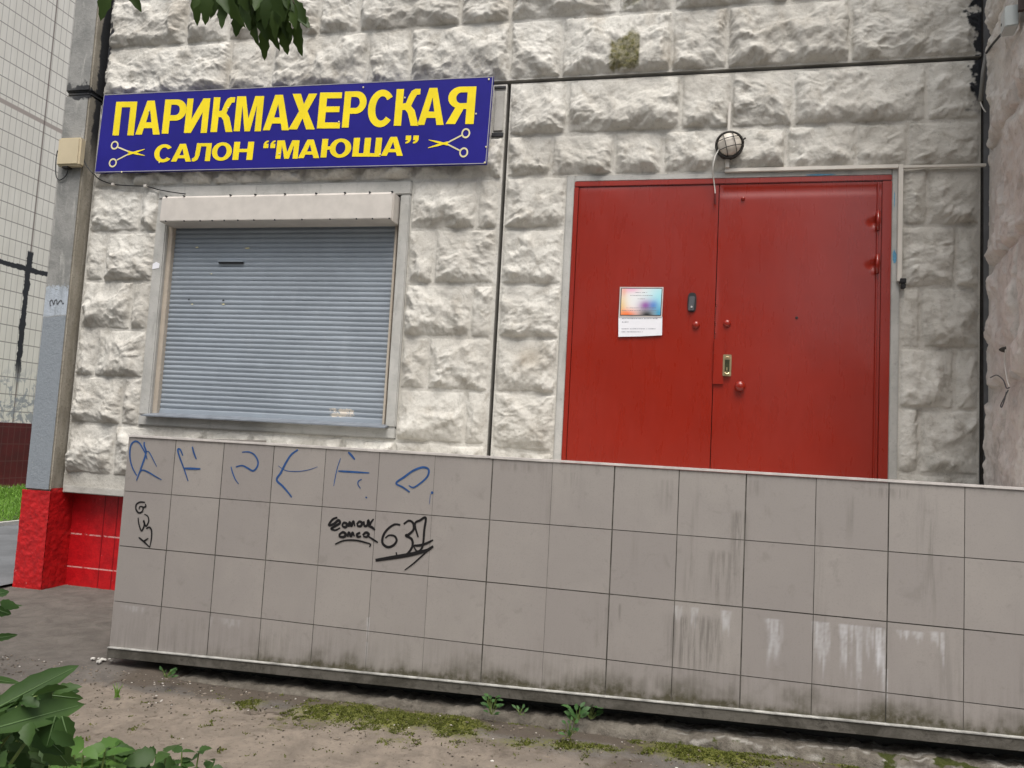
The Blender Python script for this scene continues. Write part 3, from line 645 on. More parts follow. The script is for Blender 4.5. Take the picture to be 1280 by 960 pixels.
def tile_masks(S, Z):
    n = fbm(S * 14, Z * 2.0, 61, 4); n2 = fbm(S * 45, Z * 9, 62, 3); nb = fbm(S * 6, Z * 6, 63, 4); hf = fbm(S * 90, Z * 60, 64, 2)
    W = np.zeros_like(S)
    for (s0, z0, w_, L_, st_) in drips:
        t = (z0 - .006 - Z) / (L_ * (.85 + .9 * fbm(S * 55, S * 0 + s0 * 7, 66, 3)))
        half = w_ / 2 * (1.0 - .5 * np.clip(t, 0, 1)) * (1 + .5 * n2)
        W = np.maximum(W, st_ * sstep(1, .45, np.abs(S - s0) / half) * (t > 0) * sstep(1, .55, t) * np.clip(.55 + 1.1 * fbm(S * 70, Z * 5, 67, 3) + .3 * n2 + .4 * hf, .05, 1))
    zr = Z - strip_top(S)
    gre = sstep(.15 + .10 * nb, .0, zr - .03 * n2 + .02) * (.35 + .65 * sstep(-.25, .35, nb + .25 * n)) * sstep(.25, 1.7, S) 
    gre = gre * 1.15 + .75 * sstep(.045, 0, zr - .02 * n2) * sstep(.2, 1.2, S)
    dk = np.zeros_like(S)
    for (s0, z0, w_, L_, st_) in darks:
        t = (z0 - Z) / L_; dk = np.maximum(dk, st_ * sstep(1, .3, np.abs(S - s0) / (w_ / 2)) * sstep(-.06, .05, t) * sstep(1, .4, t))
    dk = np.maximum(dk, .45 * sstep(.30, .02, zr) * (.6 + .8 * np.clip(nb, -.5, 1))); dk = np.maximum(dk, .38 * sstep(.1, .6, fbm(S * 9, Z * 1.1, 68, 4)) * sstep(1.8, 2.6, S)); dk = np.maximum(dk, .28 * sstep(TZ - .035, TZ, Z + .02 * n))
    return np.stack([np.clip(W, 0, 1), np.clip(gre, 0, 1), np.clip(dk, 0, 1)], -1)
tones = []
for c in range(18):
    s0, s1 = c * .3, min((c + 1) * .3, SL)
    if s1 - s0 < .05: continue
    g0, g1 = GW.get(c, .004) / 2, GW.get(c + 1, .004) / 2
    for k, (zb_, zt_) in enumerate(rows):
        n1 = max(4, int((s1 - s0) / res)); ss = np.linspace(s0 + g0, s1 - g1, n1)
        zt2 = zt_ - (0 if k == 0 else .0018 + .0006 * (k == 2)); zb2 = np.full(n1, zb_ + .0018 + .0006 * (k == 1)) if zb_ is not None else strip_top(ss) - .004
        nz = max(4, int((zt2 - zb2.mean()) / res)); T = np.linspace(0, 1, nz)[:, None]
        Z = zb2[None] * (1 - T) + zt2 * T; S = np.repeat(ss[None], nz, 0)
        e = np.minimum(np.minimum(S - ss[0], ss[-1] - S), np.minimum(Z - zb2[None], zt2 - Z))
        out = .006 + rng.uniform(-.0006, .0006) + (S - S.mean()) * rng.uniform(-.003, .003) + (Z - Z.mean()) * rng.uniform(-.003, .003) 
        P = np.array([OX, OY, 0]) + S[..., None] * dT + out[..., None] * nT + Z[..., None] * np.array([0, 0, 1])
        G.add(P, tile_masks(S, Z)); tones.append(np.full(S.size, rng.rand() ** 1.3 * .7))
tw = G.build('tiled_wall', TILE, plat, smooth=True, label='beige-grey square tiles with dark grout, lime runs and algae')
tn = np.concatenate(tones); at_ = tw.data.attributes.new('tone', 'FLOAT_COLOR', 'POINT'); b4 = np.ones((len(tn), 4), np.float32); b4[:, :3] = tn[:, None]; at_.data.foreach_set('color', b4.ravel())
def slab(name, mat, s0, s1, o0, o1, zb_, zt_, bevel=0, n=40, label=None, par=plat):
    ss = np.linspace(s0, s1, n); V = []; F = []
    for s in ss:
        b_ = zb_(s) if callable(zb_) else zb_; t_ = zt_(s) if callable(zt_) else zt_
        V += [tp(s, b_, o1), tp(s, t_, o1), tp(s, t_, o0), tp(s, b_, o0)]
    for i in range(n - 1):
        for j in range(4): F.append((4 * i + j, 4 * i + (j + 1) % 4, 4 * i + 4 + (j + 1) % 4, 4 * i + 4 + j))
    F += [(0, 1, 2, 3), tuple(4 * (n - 1) + j for j in (3, 2, 1, 0))]
    return MB().raw(V, F).build(name, mat, par, bevel=bevel, label=label)
slab('grout_bed', GROUT, 0.001, SL, -.03, .0035, lambda s: strip_top(s) - .006, TZ - .001)
slab('edge_trim', TRIMW, -.004, SL, -.02, .012, TZ + .0012, TZ + .0125, .001, label='thin pale metal trim along the platform edge')
slab('base_strip', STRIP, -.002, SL, -.02, .022, strip_bot, strip_top, .002, label='grimy metal strip along the foot of the tiles')
slab('strip_lip', LIP, 0, SL, .001, .027, lambda s: strip_top(s) + .0006, lambda s: strip_top(s) + .006, .001)
# platform body: carried well behind the tiles, the space under the strip stays open, its darkness backed by the under wall's colour
MB().raw([tp(.02, .35, -.03), tp(SL, .35, -.03), (2.25, 5.06, .35), (-2.93, 5.06, .35), tp(.02, 1.195, -.031), tp(SL, 1.195, -.031), (2.25, 5.06, 1.195), (-2.93, 5.06, 1.195)],
         [(0, 1, 2, 3), (4, 5, 6, 7), (0, 1, 5, 4), (1, 2, 6, 5), (2, 3, 7, 6), (3, 0, 4, 7)]).build('platform_slab', CONC, plat)
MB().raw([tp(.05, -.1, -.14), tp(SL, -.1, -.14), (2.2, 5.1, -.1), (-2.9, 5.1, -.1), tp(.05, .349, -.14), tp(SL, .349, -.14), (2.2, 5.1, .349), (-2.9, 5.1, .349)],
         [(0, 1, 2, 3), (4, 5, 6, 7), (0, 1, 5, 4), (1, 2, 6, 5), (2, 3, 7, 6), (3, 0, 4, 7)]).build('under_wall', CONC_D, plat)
slab('side_tile', TILE, -.004, .002, -1.40, .004, .10, TZ, n=2)
# ragged concrete footing
def gz(X, Y): return .011 * (X + 2.9)
S, T = np.meshgrid(np.linspace(.12, SL, 520), np.linspace(0, 1, 26))
prof_o = np.interp(T, [0, .30, .42, .62, 1], [.075, .066, .045, -.01, -.13]); prof_z = np.interp(T, [0, .30, .42, .62, 1], [-.08, .55, .93, 1.0, .98])
topz = -.022 + .0285 * S + .020 * fbm(S * 5, T * 0, 71, 4) + .010 * fbm(S * 21, T, 72, 3)
topz = topz - .02 * sstep(.5, .1, S)
Zf = -.05 + (topz + .05) * prof_z + .011 * fbm(S * 22, T * 6, 73, 4)
Of = prof_o + .026 * fbm(S * 4, T * 2, 74, 4) + .016 * fbm(S * 24, T * 6, 75, 4)
Pf = np.array([OX, OY, 0]) + S[..., None] * dT + Of[..., None] * nT + Zf[..., None] * np.array([0, 0, 1])
def foot_mat():
    s = Sh('mossy_footing', .92, .2); r, g, b = s.attr()[:3]; n = s.noise(9, 6, .7, .5); n2 = s.noise(60, 5, .75)
    c = s.mix(s.ramp(n, .35, .65), (.20, .18, .15), (.115, .10, .082)); c = s.mix(s.ramp(n2, .55, .72, 0, .6), c, (.06, .055, .045))
    c = s.mix(r, c, (.46, .44, .40)); c = s.mix(s.ramp(s.math('ADD', g, s.math('MULTIPLY', s.math('SUBTRACT', n2, .5), .6)), .35, .6), c, s.mix(n2, (.025, .032, .008), (.075, .085, .02)))
    s.col(c).bump(s.math('ADD', n2, n), .8, .02); return s.m
mo = .95 * sstep(-.05, .35, fbm(S * 6, T * 3, 81, 5)) * sstep(2.7, 3.2, S) * sstep(4.7, 4.3, S) * sstep(1.0, .3, T) * 1.0
wh = .8 * sstep(.12, .3, fbm(S * 7, T * 9, 82, 5)) * sstep(2.7, 3.2, S)
G = Grid(); G.add(Pf, np.stack([wh * .8, mo, mo * 0], -1)); G.build('concrete_footing', foot_mat(), plat, label='cracked mossy concrete footing under the strip')

# graffiti strokes
def stroke(parent, mat, name, lists, label, off, scale, widths):
    m = MB(); h = .0068
    for k, l in enumerate(lists):
        pts = [sx_of(off[0] + a / scale, off[1] + b / scale) for a, b in l]; pts = smooth_curve(pts, 7) if len(pts) > 2 else [pts[0], tuple((np.array(pts[0]) + np.array(pts[1])) / 2), pts[1]]
        w_ = widths[k] if hasattr(widths, '__len__') else widths; n = len(pts)
        W = [w_ * (.55 + .45 * math.sin(PI * min(1, max(.12, i / (n - 1) * .9 + .1)))) for i in range(n)]
        h += .00012
        m.ribbon(pts, W, lambda a, b, i, hh=h: tp(a, b, hh + .0007))
    return m.build(name, mat, parent, label=label)
o1, s1_ = (130, 530), 5.818; o2, s2_ = (330, 540), 4.2667
B = lambda l, o, s, w, lab: stroke(plat, BLUEM, 'graffiti_mark', l, lab, o, s, w)
B([[(245, 375), (215, 320), (198, 260), (195, 200), (205, 150), (235, 125), (265, 140), (290, 180), (310, 220), (320, 255)], [(300, 130), (300, 160), (312, 210), (280, 310), (262, 360), (243, 410)], [(310, 205), (330, 200), (350, 230), (375, 280), (390, 310)], [(262, 360), (285, 335), (330, 350), (380, 380), (425, 405)]], o1, s1_, [.010, .011, .006, .008], 'blue looped R-like marker scrawl on the leftmost tile')
B([[(580, 230), (560, 185), (543, 190), (560, 250), (590, 330), (618, 415)], [(648, 165), (660, 210), (678, 255)], [(592, 322), (650, 324), (708, 326)]], o1, s1_, [.010, .010, .012], 'blue H-like marker strokes on the second tile')
B([[(965, 312), (1010, 302), (1050, 320), (1090, 340), (1120, 310), (1125, 270), (1100, 225), (1060, 203), (1010, 205)], [(930, 310), (940, 350), (960, 400), (985, 435)]], o1, s1_, [.010, .007], 'blue hook-shaped marker curve on the third tile')
B([[(185, 95), (150, 120), (120, 165), (95, 215), (72, 255), (105, 290), (135, 325), (152, 348)], [(80, 180), (120, 205), (180, 210), (240, 202), (290, 185)]], o2, s2_, [.012, .004], 'blue angle-bracket marker mark on the fourth tile')
B([[(412, 140), (395, 190), (382, 250), (375, 288)], [(453, 107), (470, 125), (488, 147)], [(400, 208), (470, 212), (565, 218)], [(525, 252), (507, 262), (505, 280), (518, 300)], [(545, 345), (553, 352)]], o2, s2_, [.005, .012, .010, .006, .008], 'blue broken A-like marker strokes on the fifth tile')
B([[(780, 320), (745, 295), (708, 272), (750, 240), (800, 205), (850, 188), (880, 200), (875, 235), (840, 270), (800, 295), (775, 285)], [(894, 320), (905, 326)], [(890, 330), (885, 385)]], o2, s2_, [.011, .014, .003], 'blue leaf-shaped marker loop on the sixth tile')
K = lambda l, o, s, w, lab: stroke(plat, BLACKM, 'graffiti_tag', l, lab, o, s, w)
K([[(395, 455), (370, 465), (350, 495), (375, 490), (400, 470), (408, 485), (385, 500), (362, 515), (385, 522), (410, 510)], [(420, 495), (430, 483), (446, 490), (440, 506), (425, 503), (420, 493)], [(455, 505), (460, 480), (470, 500), (480, 475), (488, 502)], [(498, 492), (512, 477), (526, 485), (520, 500), (504, 500), (500, 488)], [(535, 475), (540, 500), (555, 495), (560, 470), (566, 497), (575, 480), (588, 463)], [(560, 500), (580, 508), (595, 522)],
   [(405, 545), (425, 533), (440, 545), (430, 558), (408, 556), (405, 543)], [(450, 558), (456, 535), (468, 555), (476, 535), (486, 556)], [(517, 535), (500, 545), (505, 558), (522, 555)], [(530, 550), (546, 535), (562, 543), (552, 558), (533, 556)], [(560, 555), (590, 575), (612, 588)], [(383, 597), (430, 578), (490, 576), (545, 588), (572, 598), (565, 612)]], o2, s2_, [.014] * 10 + [.010, .009], 'small black two-line signature tag with an underline')
K([[(730, 495), (700, 492), (665, 515), (640, 550), (635, 590), (660, 612), (690, 605), (710, 580), (700, 555), (670, 550), (650, 565)], [(748, 490), (775, 472), (798, 485), (800, 520), (775, 545), (760, 552), (790, 570), (795, 605), (775, 640), (745, 662), (715, 660), (708, 640)], [(825, 560), (808, 490), (835, 470), (865, 457), (858, 520), (848, 610), (820, 635), (800, 605)], [(800, 605), (850, 600), (905, 575)], [(598, 683), (665, 672), (740, 660), (800, 648), (870, 630), (905, 608)], [(905, 608), (850, 655), (800, 700), (753, 735)]], o2, s2_, [.013, .013, .012, .013, .020, .008], 'large black 637 tag with a sweeping underline')
K([[(305, 570), (270, 567), (242, 585), (240, 620), (260, 645), (285, 635), (290, 605), (268, 600), (262, 620)], [(290, 605), (310, 600), (308, 580)], [(255, 680), (262, 730), (280, 775), (300, 735), (295, 700), (312, 742), (332, 705), (325, 670), (300, 655)], [(315, 760), (335, 750), (352, 770), (352, 830), (340, 895)], [(260, 823), (292, 850), (340, 895)], [(290, 855), (330, 830)]], o1, s1_, .010, 'small black 637 tag written downwards')

# ------------------------------------------------------------------ shop sign
sg = empty('shop_sign', (-3.0, 5.0, 3.3), 'wide blue shop sign with yellow Cyrillic lettering and scissors above the shutter', 'sign')
cTL, cTR, cBL, cBR = (-4.617, 3.956), (-1.359, 3.933), (-4.634, 3.303), (-1.375, 3.285)
V = [(*p, ) for p in ()]
def q3(p, y): return (p[0], y, p[1])
Q = [cBL, cBR, cTR, cTL]
MB().raw([q3(p, 4.99) for p in Q] + [q3(p, 5.012) for p in Q], [(0, 1, 2, 3), (7, 6, 5, 4), (0, 4, 5, 1), (1, 5, 6, 2), (2, 6, 7, 3), (3, 7, 4, 0)]).build('sign_panel', SIGNB, sg, bevel=.002)
m = MB(); sv = [np.array(p) for p in Q]
for i in range(4):
    a, b = sv[i], sv[(i + 1) % 4]; d = (b - a) / np.linalg.norm(b - a); nn = np.array([-d[1], d[0]])
    m.raw([q3(a - d * .002, 4.986), q3(b + d * .002, 4.986), q3(b + nn * .012, 4.986), q3(a + nn * .012, 4.986)] if False else [q3(a + d * .002 + nn * .002, 4.9885), q3(b - d * .002 + nn * .002, 4.9885), q3(b - d * .008 + nn * .008, 4.9885), q3(a + d * .008 + nn * .008, 4.9885)], [(0, 1, 2, 3)])
m.build('sign_border', SIGNEDGE, sg)
for xx in (-4.4, -3.6, -2.8, -2.0, -1.5):
    for zz_ in (3.40, 3.78): MB().box(xx - .02, xx + .02, 5.011, 5.09, zz_, zz_ + .04).build('wall_bracket', DARKM, sg)
def arc(cx, cy_, rx, ry, a0, a1, n=14): return [(cx + rx * math.cos(math.radians(a0 + (a1 - a0) * i / n)), cy_ + ry * math.sin(math.radians(a0 + (a1 - a0) * i / n))) for i in range(n + 1)]
def glyph(c, t=.30, b=.17):
    if c == 'П': return [[(0, 0), (0, 1), (1, 1), (1, 0), (1 - t, 0), (1 - t, 1 - b), (t, 1 - b), (t, 0)]]
    if c == 'А': return [[(0, 0), (.35, 1), (.65, 1), (1, 0), (.73, 0), (.67, .19), (.33, .19), (.27, 0)], [(.39, .36), (.61, .36), (.5, .74)]]
    if c == 'Р': return [[(0, 0), (0, 1), (.52, 1)] + arc(.55, .69, .45, .31, 88, -88) + [(t, .38), (t, 0)], [(t, .54), (t, .845), (.5, .845)] + arc(.52, .69, .18, .15, 88, -88)]
    if c == 'И': return [[(0, 0), (0, 1), (.27, 1), (.27, .40), (.70, 1), (1, 1), (1, 0), (.73, 0), (.73, .60), (.30, 0)]]
    if c == 'К': return [[(0, 0), (0, 1), (t, 1), (t, .60), (.42, .62), (.52, .82), (.62, .95), (.76, 1), (.97, 1), (.97, .85), (.84, .84), (.76, .74), (.64, .54), (.80, .42), (1, 0), (.69, 0), (.53, .34), (.42, .43), (t, .43), (t, 0)]]
    if c == 'М': return [[(0, 0), (0, 1), (.33, 1), (.5, .36), (.67, 1), (1, 1), (1, 0), (.77, 0), (.77, .74), (.60, 0), (.40, 0), (.23, .74), (.23, 0)]]
    if c == 'Х': return [[(0, 0), (.34, .51), (.03, 1), (.35, 1), (.5, .71), (.65, 1), (.97, 1), (.66, .51), (1, 0), (.67, 0), (.5, .31), (.33, 0)]]
    if c == 'Е': return [[(0, 0), (0, 1), (.97, 1), (.97, .835), (.33, .835), (.33, .61), (.92, .61), (.92, .45), (.33, .45), (.33, .165), (1, .165), (1, 0)]]
    if c == 'С': return [arc(.52, .5, .52, .515, 38, 322, 30) + arc(.54, .5, .25, .335, 318, 42, 24)]
    if c == 'Я':
        R = [[(0, 0), (0, 1), (.52, 1)] + arc(.55, .71, .43, .29, 88, -70, 12) + [(1, 0), (.66, 0), (.40, .40), (t, .40), (t, 0)], [(t, .56), (t, .845), (.5, .845)] + arc(.52, .70, .17, .145, 88, -88)]
        return [[(1 - x, y) for x, y in l] for l in R]
    if c == 'Л': return [[(0, -.02), (0, .16), (.07, .17), (.14, .26), (.18, 1), (1, 1), (1, 0), (.72, 0), (.72, .82), (.43, .82), (.39, .30), (.30, .06), (.15, -.02)]]
    if c == 'О': return [arc(.5, .5, .5, .515, 0, 350, 35), arc(.5, .5, .235, .335, 0, 350, 30)]
    if c == 'Н': return [[(0, 0), (0, 1), (t, 1), (t, .61), (1 - t, .61), (1 - t, 1), (1, 1), (1, 0), (1 - t, 0), (1 - t, .43), (t, .43), (t, 0)]]
    if c == 'Ю': return [[(0, 0), (0, 1), (.20, 1), (.20, .60)] + [(.30, .60)] + arc(.64, .5, .36, .515, 169, -169, 34)[0:] + [(.30, .42), (.20, .42), (.20, 0)], arc(.64, .5, .165, .335, 0, 350, 28)]
    if c == 'Ш': return [[(0, 0), (0, 1), (.22, 1), (.22, .18), (.39, .18), (.39, 1), (.61, 1), (.61, .18), (.78, .18), (.78, 1), (1, 1), (1, 0)]]
    if c in '“”':
        one = lambda o: [(o, .66), (o, .82), (o + .07, .93), (o + .20, 1.0), (o + .36, 1.02), (o + .36, .94), (o + .24, .90), (o + .20, .84), (o + .37, .84), (o + .37, .60), (o, .60)]
        g = [one(0), one(.52)]
        return g if c == '“' else [[(.89 - x, 1.63 - y) for x, y in l] for l in g]
SYF = 4.9875
def line_of(letters, ypx, tt, bb):
    m = MB()
    for (c, xa, xb), (yb, yt) in zip(letters, ypx):
        (X0, Z0), (X1, Z1) = fx(xa, yb, SYF), fx(xb, yb, SYF); hgt = yt
        gl = glyph(c, tt.get(c, .30), bb)
        def to3(x, y, X0=X0, X1=X1, Z0=Z0, Z1=Z1, h=hgt): return (X0 + (X1 - X0) * x + .005 * y, SYF, Z0 + (Z1 - Z0) * x + h * y)
        if c in '“”':
            for l in gl: m.poly([l], to3)
        else: m.poly(gl, to3)
    return m
T1 = [('П', 140.5, 167), ('А', 169, 199.5), ('Р', 202, 230), ('И', 229.8, 258.5), ('К', 263, 290.5), ('М', 292, 326), ('А', 328.5, 361), ('Х', 360.5, 393.5), ('Е', 396, 424.5), ('Р', 427.2, 455.5), ('С', 458, 490), ('К', 492, 523), ('А', 521.5, 554.5), ('Я', 557, 592)]
yb1 = [169.2 + (x0 - 140.5) * (153.8 - 169.2) / (592 - 140.5) for _, x0, _ in T1]
line_of(T1, [(y, .279) for y in yb1], {}, .165).build('title_lettering', SIGNY, sg, label='large yellow letters ПАРИКМАХЕРСКАЯ')
T2 = [('С', 191.5, 214), ('А', 213.6, 238.6), ('Л', 239.6, 262.3), ('О', 263.6, 288.5), ('Н', 290.3, 315.3), ('“', 327.5, 344), ('М', 344.2, 372), ('А', 372.5, 399), ('Ю', 400.5, 437.8), ('Ш', 440, 475.5), ('А', 476, 503.5), ('”', 505, 523.2)]
yb2 = [202.6 + (x0 - 191.5) * (194.0 - 202.6) / (503 - 191.5) for _, x0, _ in T2]
line_of(T2, [(y, .143) for y in yb2], {'М': .24}, .19).build('subtitle_lettering', SIGNY, sg, label='smaller yellow letters САЛОН “МАЮША”')
def scissors(flip):
    # pixel sketch read off the photograph
    if not flip: rings = [((143.3, 181.5), 5.2), ((141, 203.5), 5.4)]; legs = [((147.5, 184), (164, 190.8)), ((146, 200), (160, 192.8))]; bl = [[(160, 189.5), (181, 194.5)], [(160, 193), (181, 186.5)]]
    else: rings = [((582.2, 166.5), 6), ((579.6, 190.5), 6)]; legs = [((577, 169), (556, 180)), ((574.5, 188), (556, 178.5))]; bl = [[(560, 177.8), (535, 184.8)], [(560, 180.8), (536, 174.8)]]
    m = MB(); y = SYF
    for (c, r) in rings:
        C = fx(*c, y); rx = abs(fx(c[0] + r, c[1], y)[0] - C[0]) * .92; rz = abs(fx(c[0], c[1] + r, y)[1] - C[1]) * 1.05
        m.poly([arc(C[0], C[1], rx, rz, 0, 350, 35), arc(C[0], C[1], rx * .66, rz * .66, 0, 350, 30)], lambda p, q: (p, y, q))
    for k, (a, b) in enumerate(legs): m.ribbon([fx(*a, y), fx(*b, y)], .011, lambda p, q, i, k=k: (p, y + .0003 + .0002 * k, q))
    o = m.build('scissors_emblem', SIGNW, sg)
    m2 = MB()
    for k, (a, b) in enumerate(bl): m2.ribbon([fx(*a, y), tuple((np.array(fx(*a, y)) + np.array(fx(*b, y))) / 2), fx(*b, y)], [.014, .016, .004], lambda p, q, i, k=k: (p, y - .0003 - .0002 * k, q))
    m2.build('scissor_blades', SIGNY if True else SIGNW, o)
scissors(False); scissors(True)
for px, py in ((611, 99), (607.5, 183.5), (606, 203), (285, 135), (186, 139), (454, 109), (506, 122), (423.5, 152), (349, 192), (475, 193), (199, 203), (595, 142), (152, 215)):
    c_ = fx(px, py, 4.985); MB().lathe((c_[0], 4.9865, c_[1]), (0, -1, 0), [(0, .007), (.003, .006), (.0035, .001)], 8).build('rivet', SIGNW, sg)

# ------------------------------------------------------------------ bulkhead lamp, trunking, cables
lc = fx(912, 180, 4.99); LR = .088
lamp = empty('bulkhead_lamp', (lc[0], 5.05, lc[1]), 'round caged bulkhead lamp above the red door', 'lamp')
MB().lathe((lc[0], 5.05, lc[1]), (0, -1, 0), [(0, LR * .98), (.02, LR), (.042, LR), (.048, LR * .93)], 32).build('lamp_base', DARKM, lamp, smooth=True)
MB().lathe((lc[0], 5.004, lc[1]), (0, -1, 0), [(0, LR * .90), (.02, LR * .84), (.034, LR * .68), (.045, LR * .40), (.048, LR * .05)], 32).build('lamp_glass', GLASS, lamp, smooth=True)
m = MB()
def dome(a, b):  # point on the guard over the glass
    r = min(1, math.hypot(a, b)); return (lc[0] + a * LR, 5.0 - .056 * math.sqrt(max(0, 1 - r * r)) + 0, lc[1] + b * LR)
th = math.radians(14)
for off in (-.34, .34):
    for v in (0, 1):
        pts = []
        for t in np.linspace(-1, 1, 15):
            lim = math.sqrt(1 - off * off) * .985; a, b = (off, t * lim) if v else (t * lim, off)
            pts.append(dome(a * math.cos(th) - b * math.sin(th), a * math.sin(th) + b * math.cos(th)))
        m.tube(pts, .0027, 6)
ringp = [(lc[0] + LR * math.cos(t), 4.998, lc[1] + LR * math.sin(t)) for t in np.linspace(0, 2 * PI, 33)]
m.tube(ringp, .0065, 6); m.build('wire_guard', DARKM, lamp, smooth=True)
MB().tube([(lc[0] + LR * .95, 5.0, lc[1] + .03), (lc[0] + LR * 1.16, 4.995, lc[1] + .04)], .006, 6).build('guard_latch', DARKM, lamp)

tr = empty('cable_trunking', (.8, 5.06, 3.2), 'white plastic cable trunking running over the red door and down its right side', 'cable trunking')
def tk(name, x0, x1, z0, z1, y0=5.045, y1=5.066): return MB().box(x0, x1, y0, y1, z0, z1).build(name, WHITEP, tr, bevel=.002)
tk('upper_stub', .272, .288, 3.46, 3.674, 5.012, 5.05); tk('drop_duct', .266, .292, 3.232, 3.32, 5.03, 5.066)
tk('long_duct', .266, 1.336, 3.206, 3.231); tk('corner_duct', 1.364, 1.84, 3.204, 3.222); tk('vertical_duct', 1.337, 1.363, 2.47, 3.228, 5.040, 5.066)
e = fx(1126, 352, 5.05)
MB().box(e[0] - .008, e[0] + .028, 5.03, 5.066, e[1] - .012, e[1] + .018).box(e[0] + .002, e[0] + .026, 5.035, 5.066, e[1] - .045, e[1] - .014).build('duct_end_clip', BLACK, tr, bevel=.003)
cab = empty('hanging_cable', (.2, 5.0, 3.1), 'thin white cable hanging from the bulkhead lamp over the door', 'cable')
pts = [on(x, y, 1, Y) for x, y, Y in ((899, 186, 4.995), (894, 196, 4.985), (891, 210, 4.99), (892, 224, 5.03), (893.5, 236, 5.05), (894, 242, 5.05))]
MB().tube(smooth_curve([tuple(p) for p in pts], 5), .0042, 6).build('cable_sheath', WHITECABLE, cab, smooth=True)
MB().tube([on(894, 242, 1, 5.05), on(894, 255, 1, 5.05)], .006, 6).build('cable_tip', plain('dark_red_tip', (.12, .012, .01), .5), cab)

nt = empty('door_notice', (-.25, 5.07, 2.1), 'bright multicoloured framed notice over a white printed sheet on the left door leaf', 'notice')
def quad_px(c4, y): return [(*fx(*p, y),) for p in c4]
y = 5.062
w4 = quad_px([(773, 396), (828, 396), (827.5, 419), (800, 420.5), (773, 421)], y); 
MB().poly([w4], lambda p, q: (p, y - .0005 * 1, q)).raw([], []).build('white_sheet', PAPER, nt)
f4 = quad_px([(775, 358.8), (829.5, 359), (827.5, 396.3), (773.2, 396)], y)
fr_ = MB().raw([(p, y - .004, q) for p, q in f4] + [(p, y + .003, q) for p, q in f4], [(3, 2, 1, 0), (4, 5, 6, 7), (0, 1, 5, 4), (1, 2, 6, 5), (2, 3, 7, 6), (3, 0, 4, 7)]).build('notice_frame', PAPERFR, nt)
d4 = quad_px([(776.5, 360.2), (828, 360.4), (826.2, 394.9), (775, 394.6)], y); MB().poly([d4], lambda p, q: (p, y - .0048, q)).build('frame_liner', BLACK, fr_)
i4 = quad_px([(777.4, 361), (827.2, 361.2), (825.4, 394.0), (775.9, 393.7)], y)
n_ = 24; Uq, Vq = np.meshgrid(np.linspace(0, 1, n_), np.linspace(0, 1, n_)); c = [np.array(p) for p in i4]
P2 = (c[3] * ((1 - Uq) * (1 - Vq))[..., None] + c[2] * (Uq * (1 - Vq))[..., None] + c[1] * (Uq * Vq)[..., None] + c[0] * ((1 - Uq) * Vq)[..., None])
base = np.full((n_, n_, 3), .80)
def blob(colr, u, v, su, sv_, k=1.0):
    global base
    g = (k * np.exp(-(((Uq - u) / su) ** 2 + ((Vq - v) / sv_) ** 2)))[..., None]; base = base * (1 - g) + np.array(colr) ** 1.35 * g
blob((.42, .78, .85), 1.0, .6, .35, .7, .9); blob((.85, .62, .25), 0, .3, .16, .5, .8); blob((.85, .45, .62), .22, 1, .22, .15, .8); blob((.85, .4, .25), .05, .9, .08, .2, .6)
blob((.9, .25, .03), .15, .0, .3, .22, .95); blob((.38, .06, .42), .62, .36, .17, .2, .9); blob((.10, .25, .65), .82, .36, .12, .2, .8); blob((.03, .42, .65), .97, .05, .14, .35, .9); blob((.02, .015, .02), .66, 0, .22, .22, 1)
Gq = Grid(); Gq.add(np.stack([P2[..., 0], np.full((n_, n_), y - .0053), P2[..., 1]], -1), base)
ms = Sh('printed_notice', .4, .4); an = ms.n.new('ShaderNodeAttribute'); an.attribute_name = 'mask'; ms.col(an.outputs['Color'])
Gq.build('notice_print', ms.m, fr_)
m = MB(); rr = np.random.RandomState(5)
def textrow(px0, px1, py, yy, m, h=.0045, step=1.0):
    x = px0
    while x < px1:
        w_ = rr.uniform(.6, 1.6) * step; a = fx(x, py, yy); b = fx(min(px1, x + w_), py, yy); hh = h * rr.uniform(.6, 1.2)
        m.raw([(a[0], yy, a[1] - hh / 2), (b[0], yy, b[1] - hh / 2), (b[0], yy, b[1] + hh / 2), (a[0], yy, a[1] + hh / 2)], [(0, 1, 2, 3)]); x += w_ + rr.uniform(.3, .7) + (1.0 if rr.rand() < .15 else 0)
for a, b, p in ((777.5, 822, 398.2), (777.5, 786, 402.5), (777, 820, 411), (777, 803, 414.8)): textrow(a, b, p, y - .0012, m)
m.build('sheet_print', PENCIL, nt)
m = MB()
for a, b, p in ((794, 809, 365.6), (788, 816, 369.4), (797, 806, 373.5), (783, 820, 384.8), (777.5, 823, 388.2)): textrow(a, b, p, y - .0058, m, .0032)
m.build('notice_text', PENCIL, fr_)

# beige box and its cables on the pilaster
jb = empty('alarm_box', (-4.86, 4.95, 3.35), 'small beige plastic box fixed to the concrete pilaster', 'junction box')
a0, a1 = fx(72.5, 172, 4.90), fx(97.5, 206, 4.90)
MB().box(a0[0], a1[0], 4.90, 4.968, a1[1], a0[1]).build('box_case', BEIGEBOX, jb, bevel=.014, seg=3)
cc_ = fx(82, 208, 4.93); MB().box(cc_[0] - .025, cc_[0] + .035, 4.915, 4.96, cc_[1] - .018, cc_[1] + .02).build('cable_gland', DARKM, jb, bevel=.004)
def cable(px, r, mat, name, par): return MB().tube(smooth_curve([tuple(on(x, y_, 1, Y)) for x, y_, Y in px], 5), r, 6).build(name, mat, par, smooth=True)
cable([(84, 208, 4.93), (84, 216, 4.94), (80, 222, 4.955), (74, 225, 4.96), (70, 219, 4.96), (70, 200, 4.96), (72, 188, 4.955)], .004, BLACK, 'loop_cable', jb)
cable([(97, 178, 4.94), (102, 190, 4.96), (107, 205, 4.965), (116, 217, 4.975)], .0045, BLACK, 'tail_cable', jb)
